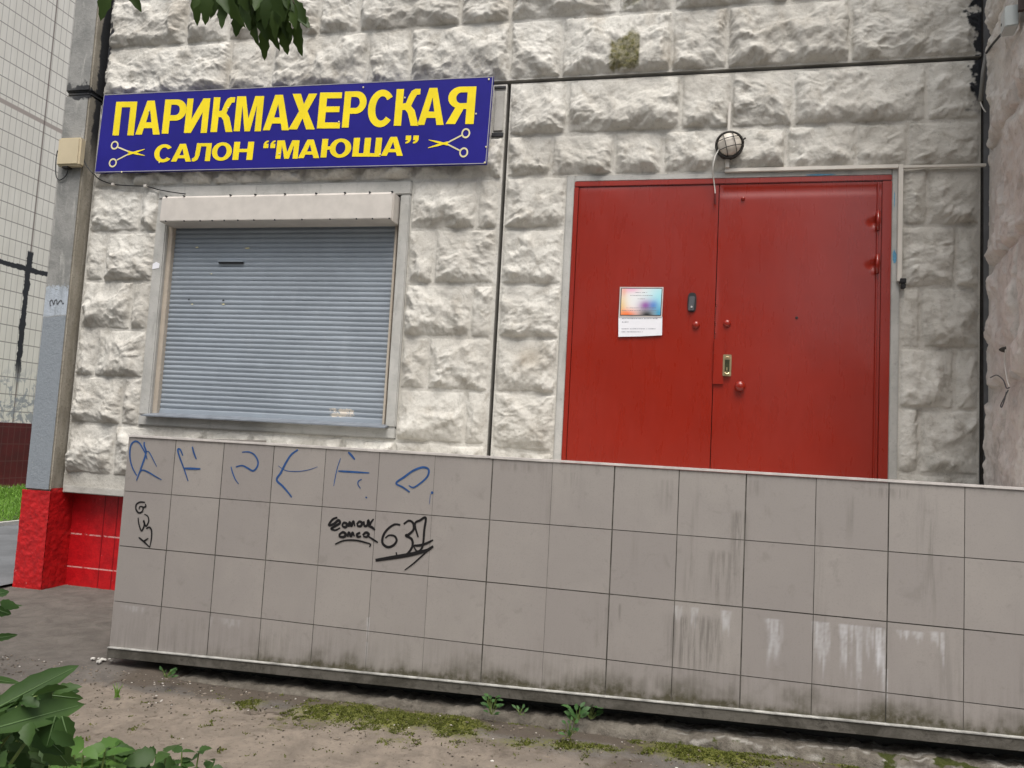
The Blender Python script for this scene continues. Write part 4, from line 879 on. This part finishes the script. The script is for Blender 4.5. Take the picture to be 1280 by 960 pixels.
wc = empty('wall_cable', (-4.3, 5.03, 3.25), 'thin black cable looping from the pilaster under the sign to the shutter box', 'cable')
cable([(117, 217, 5.0), (124, 224, 5.03), (140, 230, 5.045), (160, 232, 5.045), (182, 233, 5.05), (198, 237, 5.045), (214, 240, 5.02), (232, 242.5, 4.99)], .0042, BLACK, 'cable_run', wc)
for px, py in ((141.5, 230.5), (182, 232.5)): c_ = on(px, py, 1, 5.04); MB().box(c_[0] - .012, c_[0] + .012, 5.03, 5.06, c_[2] - .008, c_[2] + .010).build('cable_clip', WHITEP, wc)

# junction box high on the wing wall
def wp(px, py, out=0.085):
    r = ray(px, py); d = ((P0 + N_ * out - CAM) @ N_) / (r @ N_); return CAM + r * d
bc = wp(1262, 26)
wb = empty('wing_junction_box', tuple(bc), 'small pale junction box high on the right stone wall', 'junction box')
MB().obox(bc, D_ * .055, N_ * .03, (0, 0, .055)).build('box_case', PALEBOX, wb, bevel=.005)
MB().lathe(bc + N_ * .03 + D_ * -.03, N_, [(0, .008), (.002, .007)], 10).build('knockout', DARKM, wb)
MB().obox(bc + D_ * .10 + N_ * -.03 + np.array([0, 0, .09]), D_ * .012, N_ * .012, (0, 0, .10)).build('side_conduit', plain('dark_brown_conduit', (.05, .03, .025), .6), wb)
cb = empty('corner_conduit', (1.8, 5.0, 3.6), 'grey conduit with a black cable bent into the corner below the pale junction box', 'cable')
MB().tube([wp(1254, 40, .09), wp(1240, 56, .07), wp(1233, 66, .05)], .007, 6).build('black_lead', BLACK, cb)
MB().tube([on(1233, 66, 1, 5.0), on(1229, 90, 1, 5.02), on(1225.5, 126, 1, 5.03)], .013, 8).build('conduit_pipe', GREYCABLE, cb, smooth=True)
cable([(1225.5, 127, 5.03), (1228, 134, 5.02), (1232, 140, 5.0)], .004, WHITECABLE, 'white_lead', cb)
ww = empty('loose_wires', tuple(wp(1258, 470)), 'loose thin wires dangling from a hole in the right stone wall', 'wires')
for i, l in enumerate(([(1257, 437), (1256, 455), (1259, 475), (1262, 484)], [(1238, 472), (1246, 469), (1254, 475), (1258, 485), (1262, 484)], [(1260, 488), (1256, 496), (1251, 506), (1252, 509), (1255, 502), (1258, 490)])):
    MB().tube(smooth_curve([tuple(wp(x, y_, .062)) for x, y_ in l], 5), .0032, 5).build('wire', GREYM if i else WHITECABLE, ww)
MB().lathe(wp(1257, 437, .045), N_, [(0, .018), (.02, .012), (.03, .004)], 8).build('wall_plug', DARKM, ww)

# ------------------------------------------------------------------ ground
bpy_plane = MB().raw([(-300, -300, -.06), (300, -300, -.06), (300, 300, -.06), (-300, 300, -.06)], [(0, 1, 2, 3)]).build('ground', ASPH); bpy_plane['kind'] = 'structure'
def mossblob(X, Y, lst):
    g = np.zeros_like(X)
    for px, py, rx, ry, k in lst:
        c_ = on(px, py, 2, .0 + .012 * 2); ex = on(px + rx, py, 2, .024); ey = on(px, py + ry, 2, .024)
        a = max(.03, np.linalg.norm(ex - c_)); b = max(.03, np.linalg.norm(ey - c_))
        d = c_[:2] / np.linalg.norm(c_[:2]); u = (X - c_[0]) * d[1] - (Y - c_[1]) * d[0]; v = (X - c_[0]) * d[0] + (Y - c_[1]) * d[1]
        g = np.maximum(g, k * np.exp(-((u / a) ** 2 + (v / b) ** 2) ** 1.2))
    return g
MOSS = [(430, 890, 70, 14, 1), (500, 900, 60, 14, 1), (570, 907, 40, 18, 1), (400, 885, 40, 8, .9), (310, 876, 30, 6, .7), (690, 905, 50, 8, .6), (720, 935, 60, 7, .8), (650, 930, 40, 6, .6), (860, 918, 70, 10, .75), (880, 946, 80, 14, 1), (960, 945, 60, 9, .85), (760, 905, 50, 7, .6), (1030, 955, 50, 8, .7), (640, 895, 40, 6, .5), (345, 905, 20, 4, .4), (490, 925, 40, 5, .45), (780, 915, 40, 6, .55)]
gx = np.arange(-9, 3.6, .022); gy = np.concatenate([np.arange(.15, 2.4, .04), np.arange(2.4, 5.25, .018), np.arange(5.25, 9.0, .06)])
X, Y = np.meshgrid(gx, gy)
near = sstep(-4.5, -2.8, X)
Z = gz(np.clip(X, -3, 4), Y) * sstep(-3.4, -2.6, X) + .008 * fbm(X * 1.3, Y * 1.3, 91, 4) + .005 * fbm(X * 9, Y * 9, 92, 4) + .0018 * fbm(X * 40, Y * 40, 93, 2)
front = OY + ANG * (X - OX)
ridge = (front - Y)                      # distance in front of the tiled wall
inw = sstep(-2.95, -2.7, X)
Z = Z - .03 * sstep(.12, -.02, ridge) * inw * sstep(.2, -.1, -2.5 - X)
Z = Z + .012 * sstep(.2, .5, ridge) * sstep(.9, .5, ridge) * near * fbm(X * 3, Y * 3, 95, 3)
w1 = np.abs(fbm(X * 2.2, Y * 2.6, 96, 3)); crack = sstep(.018, .004, w1) * sstep(-.1, .2, fbm(X * 1.5, Y * 1.5, 97, 2)) * sstep(1.4, .5, ridge) * sstep(-3.6, -3, X) 
Z = Z - .012 * crack
sand = np.clip(.80 * sstep(-3.5, -2.5, X) * sstep(.18, .42, ridge + .10 * fbm(X * 3, Y * 3, 98, 3)) + .30 * fbm(X * 2, Y * 2, 99, 3) + .12, 0, 1)
sand = sand * (1 - .45 * sstep(-1.4, -.2, X))
apron = sstep(4.3, 4.9, Y) * sstep(-2.9, -3.4, X); sand = sand * (1 - .8 * apron)
damp = np.clip(sstep(.40, .10, ridge + .14 * fbm(X * 4, Y * 4, 100, 4)) * sstep(-3.05, -2.6, X) * sstep(-.1, .02, ridge + .2) * .95, 0, 1)
damp = np.maximum(damp, .55 * sstep(.1, .4, fbm(X * 2.2, Y * 3.2, 101, 4)) * sstep(-2.9, -2.4, X))
damp = np.maximum(damp, .9 * crack)
damp = np.maximum(damp, .75 * sstep(-1.3, -.2, X) * np.clip(.55 + .8 * fbm(X * 2.5, Y * 4, 103, 4), 0, 1))
dX = on(180, 870, 2, 0.01); damp = np.maximum(damp, .6 * np.exp(-(((X - dX[0]) / .6) ** 2 + ((Y - dX[1] - .25) / .14) ** 2)))
moss = mossblob(X, Y, MOSS)
Z = Z + .010 * moss * (1 + fbm(X * 25, Y * 25, 102, 3))
G = Grid(); G.add(np.stack([X, Y, Z], -1), np.stack([sand, moss, damp], -1)); gr = G.build('dusty_path', GROUND, None, smooth=True); gr['kind'] = 'structure'
def ground_z(x, y):
    i = np.clip(np.searchsorted(gx, x), 0, len(gx) - 1); j = np.clip(np.searchsorted(gy, y), 0, len(gy) - 1); return Z[j, i]
# moss tufts standing on the mossy patches
rng = np.random.RandomState(21); Vt = []; Ft = []
N = 0
while N < 17000:
    x = rng.uniform(-2.6, 1.4, 4000); yv = rng.uniform(2.4, 3.75, 4000)
    mv = mossblob(x, yv, MOSS) * 1.0 + 1.1 * fbm(x * 11, yv * 15, 110, 4); rid_ = (OY + ANG * (x - OX)) - yv
    ok = (mv > .34 + rng.rand(4000) * .5) & (rid_ > .07); x, yv, mv = x[ok], yv[ok], mv[ok]
    for a, b, c_ in zip(x, yv, mv):
        z = ground_z(a, b); hh = rng.uniform(.003, .008); th = rng.rand() * PI; w_ = rng.uniform(.003, .007); lx, ly = rng.normal(0, .006, 2)
        n = len(Vt); Vt += [(a - w_ * math.cos(th), b - w_ * math.sin(th), z - .002), (a + w_ * math.cos(th), b + w_ * math.sin(th), z - .002), (a + lx, b + ly, z + hh)]; Ft.append((n, n + 1, n + 2))
    N = len(Ft)
ms_ = mesh_obj('moss', Vt, Ft, MOSSM); ms_['kind'] = 'stuff'
# pebbles and chips
ico = []
def pebble(m, c, r):
    b = bmesh.new(); bmesh.ops.create_icosphere(b, subdivisions=1, radius=1)
    s_ = [rng.uniform(.6, 1.3), rng.uniform(.6, 1.3), rng.uniform(.35, .7)]
    V = [(c[0] + v.co.x * r * s_[0] * rng.uniform(.8, 1.2), c[1] + v.co.y * r * s_[1] * rng.uniform(.8, 1.2), c[2] + v.co.z * r * s_[2]) for v in b.verts]
    m.raw(V, [tuple(v.index for v in f.verts) for f in b.faces]); b.free()
m = MB()
for i in range(2400):
    x = rng.uniform(-4.2, 1.5); yv = (OY + ANG * (x - OX)) - .06 - abs(rng.normal(0, .35))
    if yv < 2.3: continue
    pebble(m, (x, yv, ground_z(x, yv) + .001), rng.uniform(.002, .0062) * (1.8 if rng.rand() < .06 else 1))
def pebble_mat():
    s = Sh('pebbles', .85, .25); gg = s.n.new('ShaderNodeNewGeometry').outputs['Random Per Island']
    s.col(s.mix(s.ramp(gg, .1, .95), (.045, .036, .028), s.mix(s.ramp(gg, .9, 1), (.20, .165, .13), (.50, .47, .43)))); return s.m
gvl = m.build('gravel', pebble_mat()); gvl['kind'] = 'stuff'
m = MB()
c_ = on(130, 824, 2, .01)
for i in range(9): pebble(m, (c_[0] + rng.normal(0, .03), c_[1] + rng.normal(0, .03), .012), rng.uniform(.006, .018))
tag(m.build('plaster_rubble', plain('white_rubble', (.55, .53, .49), .85), org=(c_[0], c_[1], 0)), 'small heap of white plaster crumbs at the left foot of the tiled wall', 'rubble')

# road, lawn and far building on the left
rd = MB().raw([(-7.9, -6, -.02), (-5.3, -6, -.02), (-5.3, 40, -.02), (-7.9, 40, -.02)], [(0, 1, 2, 3)])
U, V = np.meshgrid(np.linspace(-8.6, -5.0, 60), np.linspace(3.0, 24, 200))
wob = .14 * fbm(U * 0, V * 1.3, 120, 4)
G = Grid(); G.add(np.stack([np.where(U > -5.5, U + wob, U), V, .022 + .006 * fbm(U * 3, V * 3, 121, 4)], -1)); r_ = G.build('road', ROADM, None); r_['kind'] = 'structure'
lw = MB().box(-11.35, -7.72, 2, 30, -.05, .06).build('lawn', SOIL); lw['kind'] = 'structure'
MB().box(-7.72, -7.66, 2, 30, -.05, .065).build('kerb', CONC)['kind'] = 'structure'
Vg = []; Fg = []
for i in range(30000):
    x = rng.uniform(-11.2, -7.74); yv = rng.uniform(6.2, 15.5)
    hh = rng.uniform(.03, .10); th = rng.rand() * 6.28; w_ = rng.uniform(.006, .013); lx, ly = rng.normal(0, .04, 2); n = len(Vg)
    Vg += [(x - w_ * math.cos(th), yv - w_ * math.sin(th), .055), (x + w_ * math.cos(th), yv + w_ * math.sin(th), .055), (x + lx, yv + ly, .055 + hh)]; Fg.append((n, n + 1, n + 2))
gs = mesh_obj('grass', Vg, Fg, GRASSM); gs['kind'] = 'stuff'

nb = empty('neighbouring_block', (-11.9, 12, 0), 'distant white tiled apartment block with dark red base on the far left', 'building')
def far_mat():
    s = Sh('white_facade_tile', .45, .4); X, Y, Z = s.xyz((-11.9, 12, 0))
    def grid(v, pitch, off, w):
        k = s.math('FRACT', s.math('DIVIDE', s.math('ADD', v, off), pitch)); k = s.math('ABSOLUTE', s.math('SUBTRACT', k, .5)); return s.ramp(k, .5 - w / pitch, .5 - w / pitch * .6, 0, 1)
    g = s.math('MAXIMUM', s.math('MULTIPLY', grid(Y, .122, .03, .008), .6), grid(Z, .303, -.0 + .1515 - 3.96 + .303 * 20, .011))
    n = s.noise(1.2, 5); n2 = s.noise(7, 5, .65, .6)
    wn = s.n.new('ShaderNodeTexWhiteNoise'); sn = s.n.new('ShaderNodeVectorMath'); sn.operation = 'SNAP'; s.t.links.new(s.vec((1, 1, 1), (0, 12 + .03 + .061, .1515 - 3.96 + .303 * 20)), sn.inputs[0]); sn.inputs[1].default_value = (9, .122, .303); s.t.links.new(sn.outputs[0], wn.inputs['Vector'])
    c = s.mix(s.ramp(n, .3, .7), (.84, .80, .72), (.76, .72, .645)); c = s.mix(s.math('MULTIPLY', wn.outputs['Value'], .35), c, (.70, .66, .58))
    c = s.mix(g, c, (.33, .30, .27))
    jz = s.ramp(s.math('ABSOLUTE', s.math('SUBTRACT', Z, 6.72)), .03, .05, 1, 0); c = s.mix(jz, c, (.42, .36, .32))
    jy = s.ramp(s.math('ABSOLUTE', s.math('SUBTRACT', Y, 11.16)), .012, .022, 1, 0); c = s.mix(s.math('MULTIPLY', jy, .8), c, (.16, .12, .105))
    nt_ = s.math('MULTIPLY', s.math('SUBTRACT', s.noise(5, 5, .7), .5), .16)
    ty = s.math('MULTIPLY', s.ramp(s.math('ABSOLUTE', s.math('ADD', s.math('SUBTRACT', Y, 11.15), s.math('MULTIPLY', nt_, .9))), .05, .065, 1, 0), s.math('MULTIPLY', s.ramp(Z, 4.28, 4.32, 1, 0), s.ramp(Z, 1.7, 2.3)))
    tz = s.math('MULTIPLY', s.ramp(s.math('ABSOLUTE', s.math('ADD', s.math('SUBTRACT', Z, 3.97), s.math('MULTIPLY', nt_, .7))), .04, .055, 1, 0), 1.0)
    c = s.mix(s.math('MAXIMUM', ty, tz), c, (.022, .022, .025))
    sm = s.math('MULTIPLY', s.ramp(s.noise(4, 6, .75, .6), .48, .54), s.ramp(Z, 2.3, 1.7)); c = s.mix(s.math('MULTIPLY', sm, .8), c, (.25, .27, .30))
    s.col(c).bump(g, -.3, .006); return s.m
MB().box(-14, -11.55, 4.5, 19, 1.185, 13).build('tiled_facade', far_mat(), nb)
def plinth_mat():
    s = Sh('dark_red_plinth', .5, .4); X, Y, Z = s.xyz((-11.9, 12, 0))
    def grid(v, pitch, off, w):
        k = s.math('FRACT', s.math('DIVIDE', s.math('ADD', v, off), pitch)); k = s.math('ABSOLUTE', s.math('SUBTRACT', k, .5)); return s.ramp(k, .5 - w / pitch, .5 - w / pitch * .6, 0, 1)
    g = s.math('MAXIMUM', grid(Y, .122, .03, .008), grid(Z, .303, .1, .01)); n = s.noise(6, 5)
    s.col(s.mix(s.math('MULTIPLY', g, .6), s.mix(s.ramp(n, .3, .7), (.105, .011, .011), (.075, .010, .010)), (.12, .05, .045))).bump(g, -.3, .006); return s.m
MB().box(-14, -11.53, 4.5, 19, 0, 1.183).build('red_base', plinth_mat(), nb)
MB().box(-11.53, -11.35, 4.5, 19, -.04, .045).build('apron_slab', CONC, nb)

# ------------------------------------------------------------------ plants
def leaf_shape(L, W, teeth=0, fold=.25, droop=.2, n=9, tip=1.25, jag=.16, rs=random):
    V = []; F = []
    for i in range(n + 1):
        t = i / n; w_ = W / 2 * (math.sin(PI * t ** (1 / tip)) ** .85 if 0 < t < 1 else 0)
        if teeth and 0 < i < n: w_ *= 1 + jag * (1 if i % 2 else -1)
        z = -droop * L * t * t; V += [(L * t, -w_, z + fold * w_), (L * t, 0, z), (L * t, w_, z + fold * w_)]
    for i in range(n):
        a = 3 * i; F += [(a, a + 1, a + 4, a + 3), (a + 1, a + 2, a + 5, a + 4)]
    return V, F
def put_leaf(m, shape, pos, d, up):
    V, F = shape; d = np.array(d, float); d /= np.linalg.norm(d); up = np.array(up, float); s_ = np.cross(up, d); s_ /= (np.linalg.norm(s_) + 1e-9); u = np.cross(d, s_)
    m.raw([np.array(pos) + v[0] * d + v[1] * s_ + v[2] * u for v in V], F)
def rv(r, s=1): return np.array([r.normal(0, s), r.normal(0, s), r.normal(0, s)])
TOC = -CF                                   # towards the camera
# overhanging branch of a tree standing outside the frame
rng = np.random.RandomState(33)
limb0 = np.array([-2.75, .75, 3.2]); tipP = at(345, 30, 2.15)
tree = empty('tree', (-2.85, .7, 0), 'ash-leaved tree whose leafy twig hangs in from the top edge over the stone wall', 'tree')
MB().tube(smooth_curve([(-2.85, .7, -.05), (-2.86, .72, .6), (-2.82, .7, 1.6), (-2.78, .74, 2.6), (-2.74, .78, 3.6), (-2.8, .7, 4.8), (-2.75, .6, 6.0)], 4), [max(.025, .13 - .105 * i / 24) for i in range(25)], 10).build('trunk', WOOD, tree, smooth=True)
hub = at(300, -120, 2.25)
mt = MB(); mt.tube(smooth_curve([tuple(limb0), tuple(limb0 * .6 + hub * .4 + np.array([0, 0, .18])), tuple(hub)], 6), [.035 - .024 * i / 12 for i in range(13)], 8)
ml = MB()
twigs = [((300, -90), (262, -12)), ((300, -90), (300, 8)), ((300, -90), (330, 28)), ((310, -80), (352, 30)), ((310, -80), (372, 22)), ((300, -95), (282, -5)), ((310, -85), (345, 5)), ((290, -95), (318, 15)), ((320, -80), (368, 5)), ((300, -95), (248, -22)), ((280, -100), (140, -26)), ((310, -90), (335, -8))]
DW = np.array([0, 0, -1.0])
for k, (a, b) in enumerate(twigs):
    dd = 2.15 + rng.uniform(-.14, .14); A = at(*a, 2.25); Bp = at(*b, dd); mid = (A + Bp) / 2 + rv(rng, .01)
    mt.tube(smooth_curve([tuple(A), tuple(mid), tuple(Bp)], 5), [.005 - .0035 * i / 10 for i in range(11)], 5)
    nl = 7
    for j in range(nl):
        t = .45 + .55 * j / (nl - 1); P = (1 - t) ** 2 * A + 2 * t * (1 - t) * mid + t * t * Bp
        ax = (Bp - mid); ax /= np.linalg.norm(ax); side = CR * (1 if j % 2 else -1)
        d = (DW * .75 + ax * .35 + side * rng.uniform(.25, .75) + rv(rng, .12)) if j < nl - 1 else (DW * .9 + ax * .3 + rv(rng, .12))
        put_leaf(ml, leaf_shape(rng.uniform(.065, .098), rng.uniform(.024, .036), 1, rng.uniform(.1, .5), rng.uniform(0, .3), 8, 1.05, .14), P, d, TOC + rv(rng, .45))
# canopy above and outside the frame
for i in range(1500):
    c_ = np.array([-2.9, -.6, 5.8]) + rv(rng, 1) * np.array([1.0, .9, .8]); put_leaf(ml, leaf_shape(.10, .045, 0, .3, .2, 4), c_, DW * .5 + rv(rng, .6), rv(rng, 1) + np.array([0, 0, 1]))
mt.build('branch', WOOD, tree, smooth=True); ml.build('foliage', LEAF_T, tree, smooth=True)

# unseen trees added behind the photographer: they close the low sky and show in the door's gloss
rng = np.random.RandomState(71)
def make_unseen_tree(kind):
    root = empty('unseen_added_tree', (0, 0, 0), 'leafy unseen tree added behind the camera to close the low sky', 'tree', 'unseen trees added behind the camera')
    MB().tube([(0, 0, -.1), (.05, .02, 1.2), (-.04, .05, 2.6), (.06, 0, 4.4), (0, .05, 6.4)], [.20, .16, .13, .09, .03], 9).build('trunk', WOOD, root, smooth=True)
    ml = MB(); cl = [np.array([rng.normal(0, 1.25), rng.normal(0, 1.0), rng.uniform(1.6, 7.4)]) for _ in range(34)]
    for c_ in cl:
        for i in range(46):
            p = c_ + rv(rng, .42); L = rng.uniform(.22, .36); put_leaf(ml, leaf_shape(L, L * .6, 0, .3, .2, 3), p, rv(rng, 1), rv(rng, 1) + UPW)
    ml.build('crown', LEAF_B, root, smooth=True); return root
UPW = np.array([0, 0, 1.0])
yt = make_unseen_tree(0)
for i, (x, y, sc_) in enumerate(((-11, -7.5, 1.15), (-7.6, -8.2, 1.0), (-4.6, -7.4, 1.1), (-1.6, -8.0, 1.05), (1.0, -7.6, 1.0), (3.8, -8.6, .5), (6.2, -7.6, .75), (8.6, -8.4, 1.1), (11.5, -7.8, 1.1))):
    o = yt
    if i:
        o = yt.copy(); COL.objects.link(o)
        for ch in list(yt.children): c_ = ch.copy(); COL.objects.link(c_); c_.parent = o
    o.location = (x, y, 0); o.rotation_euler = (0, 0, i * 1.9); o.scale = (sc_, sc_, sc_)

# foreground shrub at the left edge: two long leaves and smaller ones on stems
def plant_base(px, py): c_ = on(px, py, 2, .0); return c_
sb_ = np.array([-1.15, .75, 0.0]); rng = np.random.RandomState(44)
shrub = empty('shrub', tuple(sb_), 'leafy dark green shrub leaning in at the lower left corner with two long leaves', 'shrub')
mst = MB(); mlf = MB(); VEIN = plain('leaf_vein', (.10, .17, .06), .6)
def px_leaf(p0, p1, dist0, dist1, W, up, teeth=0, fold=.3, droop=.1, n=10, tip=1.0, jag=.1, m=None):
    A = at(*p0, dist0); Bp = at(*p1, dist1); L = np.linalg.norm(Bp - A); upn = np.array(up) - (np.array(up) @ (Bp - A)) * (Bp - A) / L ** 2; upn /= np.linalg.norm(upn); MB().tube([A + upn * .0012, (A + Bp) / 2 + upn * (.0012 - droop * L * .25), A + (Bp - A) * .93 + upn * (.0012 - droop * L * .86)], [W * .035, W * .025, W * .008], 5).build('leaf_vein', VEIN, shrub); put_leaf(m or mlf, leaf_shape(L, W, teeth, fold, droop, n, tip, jag), A, Bp - A, up)
    return A
UPW = np.array([0, 0, 1.0])
st = []
st.append(px_leaf((-40, 905), (100, 828), 1.17, 1.21, .030, UPW * .6 + TOC * .9 + CR * .1, 1, .5, .05, 12, .85, .05))
st.append(px_leaf((-40, 920), (108, 878), 1.15, 1.19, .034, UPW * .5 + TOC * .9, 0, .55, .04, 12, .85, .05))
st.append(px_leaf((-30, 852), (30, 850), 1.26, 1.28, .02, UPW + TOC * .4, 0))
for p0, p1, w_ in (((5, 872), (45, 845), .03), ((20, 862), (60, 850), .035), ((40, 870), (82, 852), .03), ((70, 895), (58, 935), .05), ((78, 895), (88, 930), .042), ((30, 900), (15, 940), .05), ((60, 868), (103, 874), .03), ((0, 905), (-5, 950), .05), ((25, 915), (50, 955), .045), ((-10, 930), (25, 965), .05), ((5, 760), (30, 752), .018), ((-6, 744), (12, 738), .018), ((-8, 760), (14, 768), .02), ((-10, 798), (22, 794), .014), ((0, 752), (24, 760), .018), ((40, 905), (80, 945), .045), ((60, 925), (86, 960), .05), ((0, 945), (40, 975), .05), ((75, 868), (100, 862), .02)):
    st.append(px_leaf(p0, p1, (dq := 1.2 + rng.uniform(-.1, .15)), dq + rng.uniform(-.015, .02), w_ * .66, UPW * .6 + TOC * .8 + rv(rng, .45), 1, rng.uniform(.1, .4), rng.uniform(0, .25), 8, 1.25))
for i in range(260):
    px, py = rng.uniform(-70, 72), rng.uniform(862, 1060); A = at(px, py, 1.25 + rng.uniform(-.15, .35))
    put_leaf(mlf, leaf_shape(rng.uniform(.022, .042), rng.uniform(.013, .022), 1, .35, .25, 8, 1.2, .12), A, rv(rng, .5) + CR * .4 - UPW * .3, UPW + TOC * .5 + rv(rng, .4)); st.append(A)
for i, a in enumerate(st):
    if i % 4 == 0 or i < 3: mst.tube(smooth_curve([tuple(sb_ + np.array([rng.normal(0, .05), rng.normal(0, .05), 0])), tuple((sb_ + a) / 2 + np.array([0, 0, .12])), tuple(a)], 5), [.006 - .004 * k / 10 for k in range(11)], 5)
mst.build('stem', STEM, shrub, smooth=True); mlf.build('foliage', LEAF_B, shrub, smooth=True)

# low weeds along the bottom edge
def weed_patch(name, cpx, n, box, label, mat, Lr, dist=1.95, seed=1):
    r = np.random.RandomState(seed); a0 = at(*cpx, dist); c0 = np.array([a0[0], a0[1], .02]); root = empty(name, tuple(c0), label, 'weed', 'low weeds along the bottom edge'); ml = MB(); mst = MB()
    for i in range(n):
        top = at(r.uniform(box[0], box[2]), r.uniform(box[1], box[3]), dist + r.normal(0, .10)); g = np.array([top[0] * .8 + c0[0] * .2 + r.normal(0, .03), top[1] * .8 + c0[1] * .2 + r.normal(0, .03), .0])
        mst.tube(smooth_curve([tuple(g), tuple(g * .45 + top * .55 + rv(r, .02)), tuple(top)], 4), [.003, .003, .0028, .0026, .0024, .0022, .002, .0018, .0016], 5)
        for j in range(r.randint(3, 7)):
            a = r.rand() * 6.28; d = np.array([math.cos(a), math.sin(a), r.uniform(-.4, .3)]); L = r.uniform(*Lr)
            put_leaf(ml, leaf_shape(L, L * r.uniform(.5, .75), 1, r.uniform(.1, .35), r.uniform(.05, .4), 9, 1.4, .10), top - np.array([0, 0, .05 * r.rand() * (j > 1)]), d, UPW + TOC * .6 + rv(r, .3))
    mst.build('stem', STEM, root); ml.build('foliage', mat, root, smooth=True); return root
weed_patch('ground_weed', (110, 955), 34, (70, 934, 150, 985), 'bright green low weeds along the bottom edge beside the shrub', LEAF_L, (.03, .055), seed=2)
weed_patch('ground_weed', (185, 955), 26, (130, 936, 215, 985), 'grey-green broad-leaved low weeds at the middle of the bottom weed fringe', LEAF_B, (.035, .06), seed=3)
weed_patch('ground_weed', (245, 955), 7, (222, 938, 268, 975), 'small sparse weed at the right end of the bottom weed fringe', LEAF_B, (.022, .036), seed=4)
def wall_weed(name, px, py, h, n, Lr, label, seed, mat=LEAF_W, cat='weed', grp=None, dy=.04):
    r = np.random.RandomState(seed); g = on(px, py, 2, .02 + dy); m = MB(); root = empty(name, (g[0], g[1], g[2]), label, cat, 'weeds along the foot of the tiled wall'); mst = MB()
    for i in range(n):
        a = r.rand() * 6.28; t = r.rand() ** .6; P = g + np.array([math.cos(a) * .025, math.sin(a) * .015, h * t]); d = np.array([math.cos(a), math.sin(a) * .6, r.uniform(.2, .9)])
        mst.tube([tuple(g), tuple((g + P) / 2 + rv(r, .003)), tuple(P)], .0014, 4)
        put_leaf(m, leaf_shape(r.uniform(*Lr), r.uniform(*Lr) * .5, 1, .25, .25, 7, 1.3, .16), P, d, UPW + TOC * .8 + rv(r, .3))
    mst.build('stem', STEM, root); m.build('foliage', mat, root, smooth=True)
wall_weed('wall_weed', 614, 893, .085, 16, (.022, .038), 'upright small green weed under the strip, between the moss and the tallest weed', 51)
wall_weed('wall_weed', 650, 893, .03, 7, (.018, .03), 'tiny low green seedling right of the upright small weed', 52)
wall_weed('wall_weed', 720, 905, .075, 12, (.03, .052), 'largest broad-leaved weed growing against the concrete footing', 53)
wall_weed('wall_weed', 738, 899, .08, 8, (.03, .05), 'narrow dark green weed just right of the largest footing weed', 54)
wall_weed('wall_weed', 712, 922, .07, 14, (.018, .034), 'pale grey-green weed on the dirt in front of the largest footing weed', 55)
wall_weed('wall_weed', 208, 847, .04, 13, (.018, .036), 'small pale green weed at the left end of the footing', 56)
gt = on(146, 872, 2, .01); root = empty('grass_tuft', tuple(gt), 'thin tuft of grass on the dirt near the left end of the tiled wall', 'grass tuft'); m = MB(); r = np.random.RandomState(6)
for i in range(16):
    a = r.rand() * 6.28; L = r.uniform(.03, .075); tip_ = gt + np.array([math.cos(a) * .025, math.sin(a) * .02, L]); m.tube([tuple(gt + rv(r, .006) * np.array([1, 1, 0])), tuple((gt + tip_) / 2 + np.array([0, 0, L * .15])), tuple(tip_)], [.0018, .0014, .0004], 4)
m.build('blade', GRASSM, root)

# ------------------------------------------------------------------ light
w = bpy.data.worlds.new('World'); SC.world = w; w.use_nodes = True; nt_ = w.node_tree; bg = nt_.nodes['Background']
sky = nt_.nodes.new('ShaderNodeTexSky'); sky.sky_type = 'NISHITA'; sky.sun_disc = False
SUN_D = np.array([.20, -.62, 1.3]); SUN_D /= np.linalg.norm(SUN_D)
sky.sun_elevation = math.asin(SUN_D[2]); sky.sun_rotation = math.atan2(SUN_D[0], SUN_D[1]) % (2 * PI); sky.air_density = 1.0; sky.dust_density = 4.0; sky.ozone_density = .6
hs = nt_.nodes.new('ShaderNodeHueSaturation'); hs.inputs['Saturation'].default_value = .35
nt_.links.new(sky.outputs[0], hs.inputs['Color']); nt_.links.new(hs.outputs[0], bg.inputs[0]); bg.inputs[1].default_value = .09
sl = bpy.data.lights.new('sun', 'SUN'); sl.energy = 1.5; sl.angle = math.radians(36); sl.color = (1, .96, .9)
so = bpy.data.objects.new('sun', sl); COL.objects.link(so); so.rotation_euler = Vector(SUN_D).to_track_quat('Z', 'Y').to_euler(); so.location = (0, -5, 12)
SC.view_settings.view_transform = 'Standard'; SC.view_settings.look = 'None'; SC.view_settings.gamma = 1; SC.view_settings.use_curve_mapping = False
SC.view_settings.exposure = 1.02
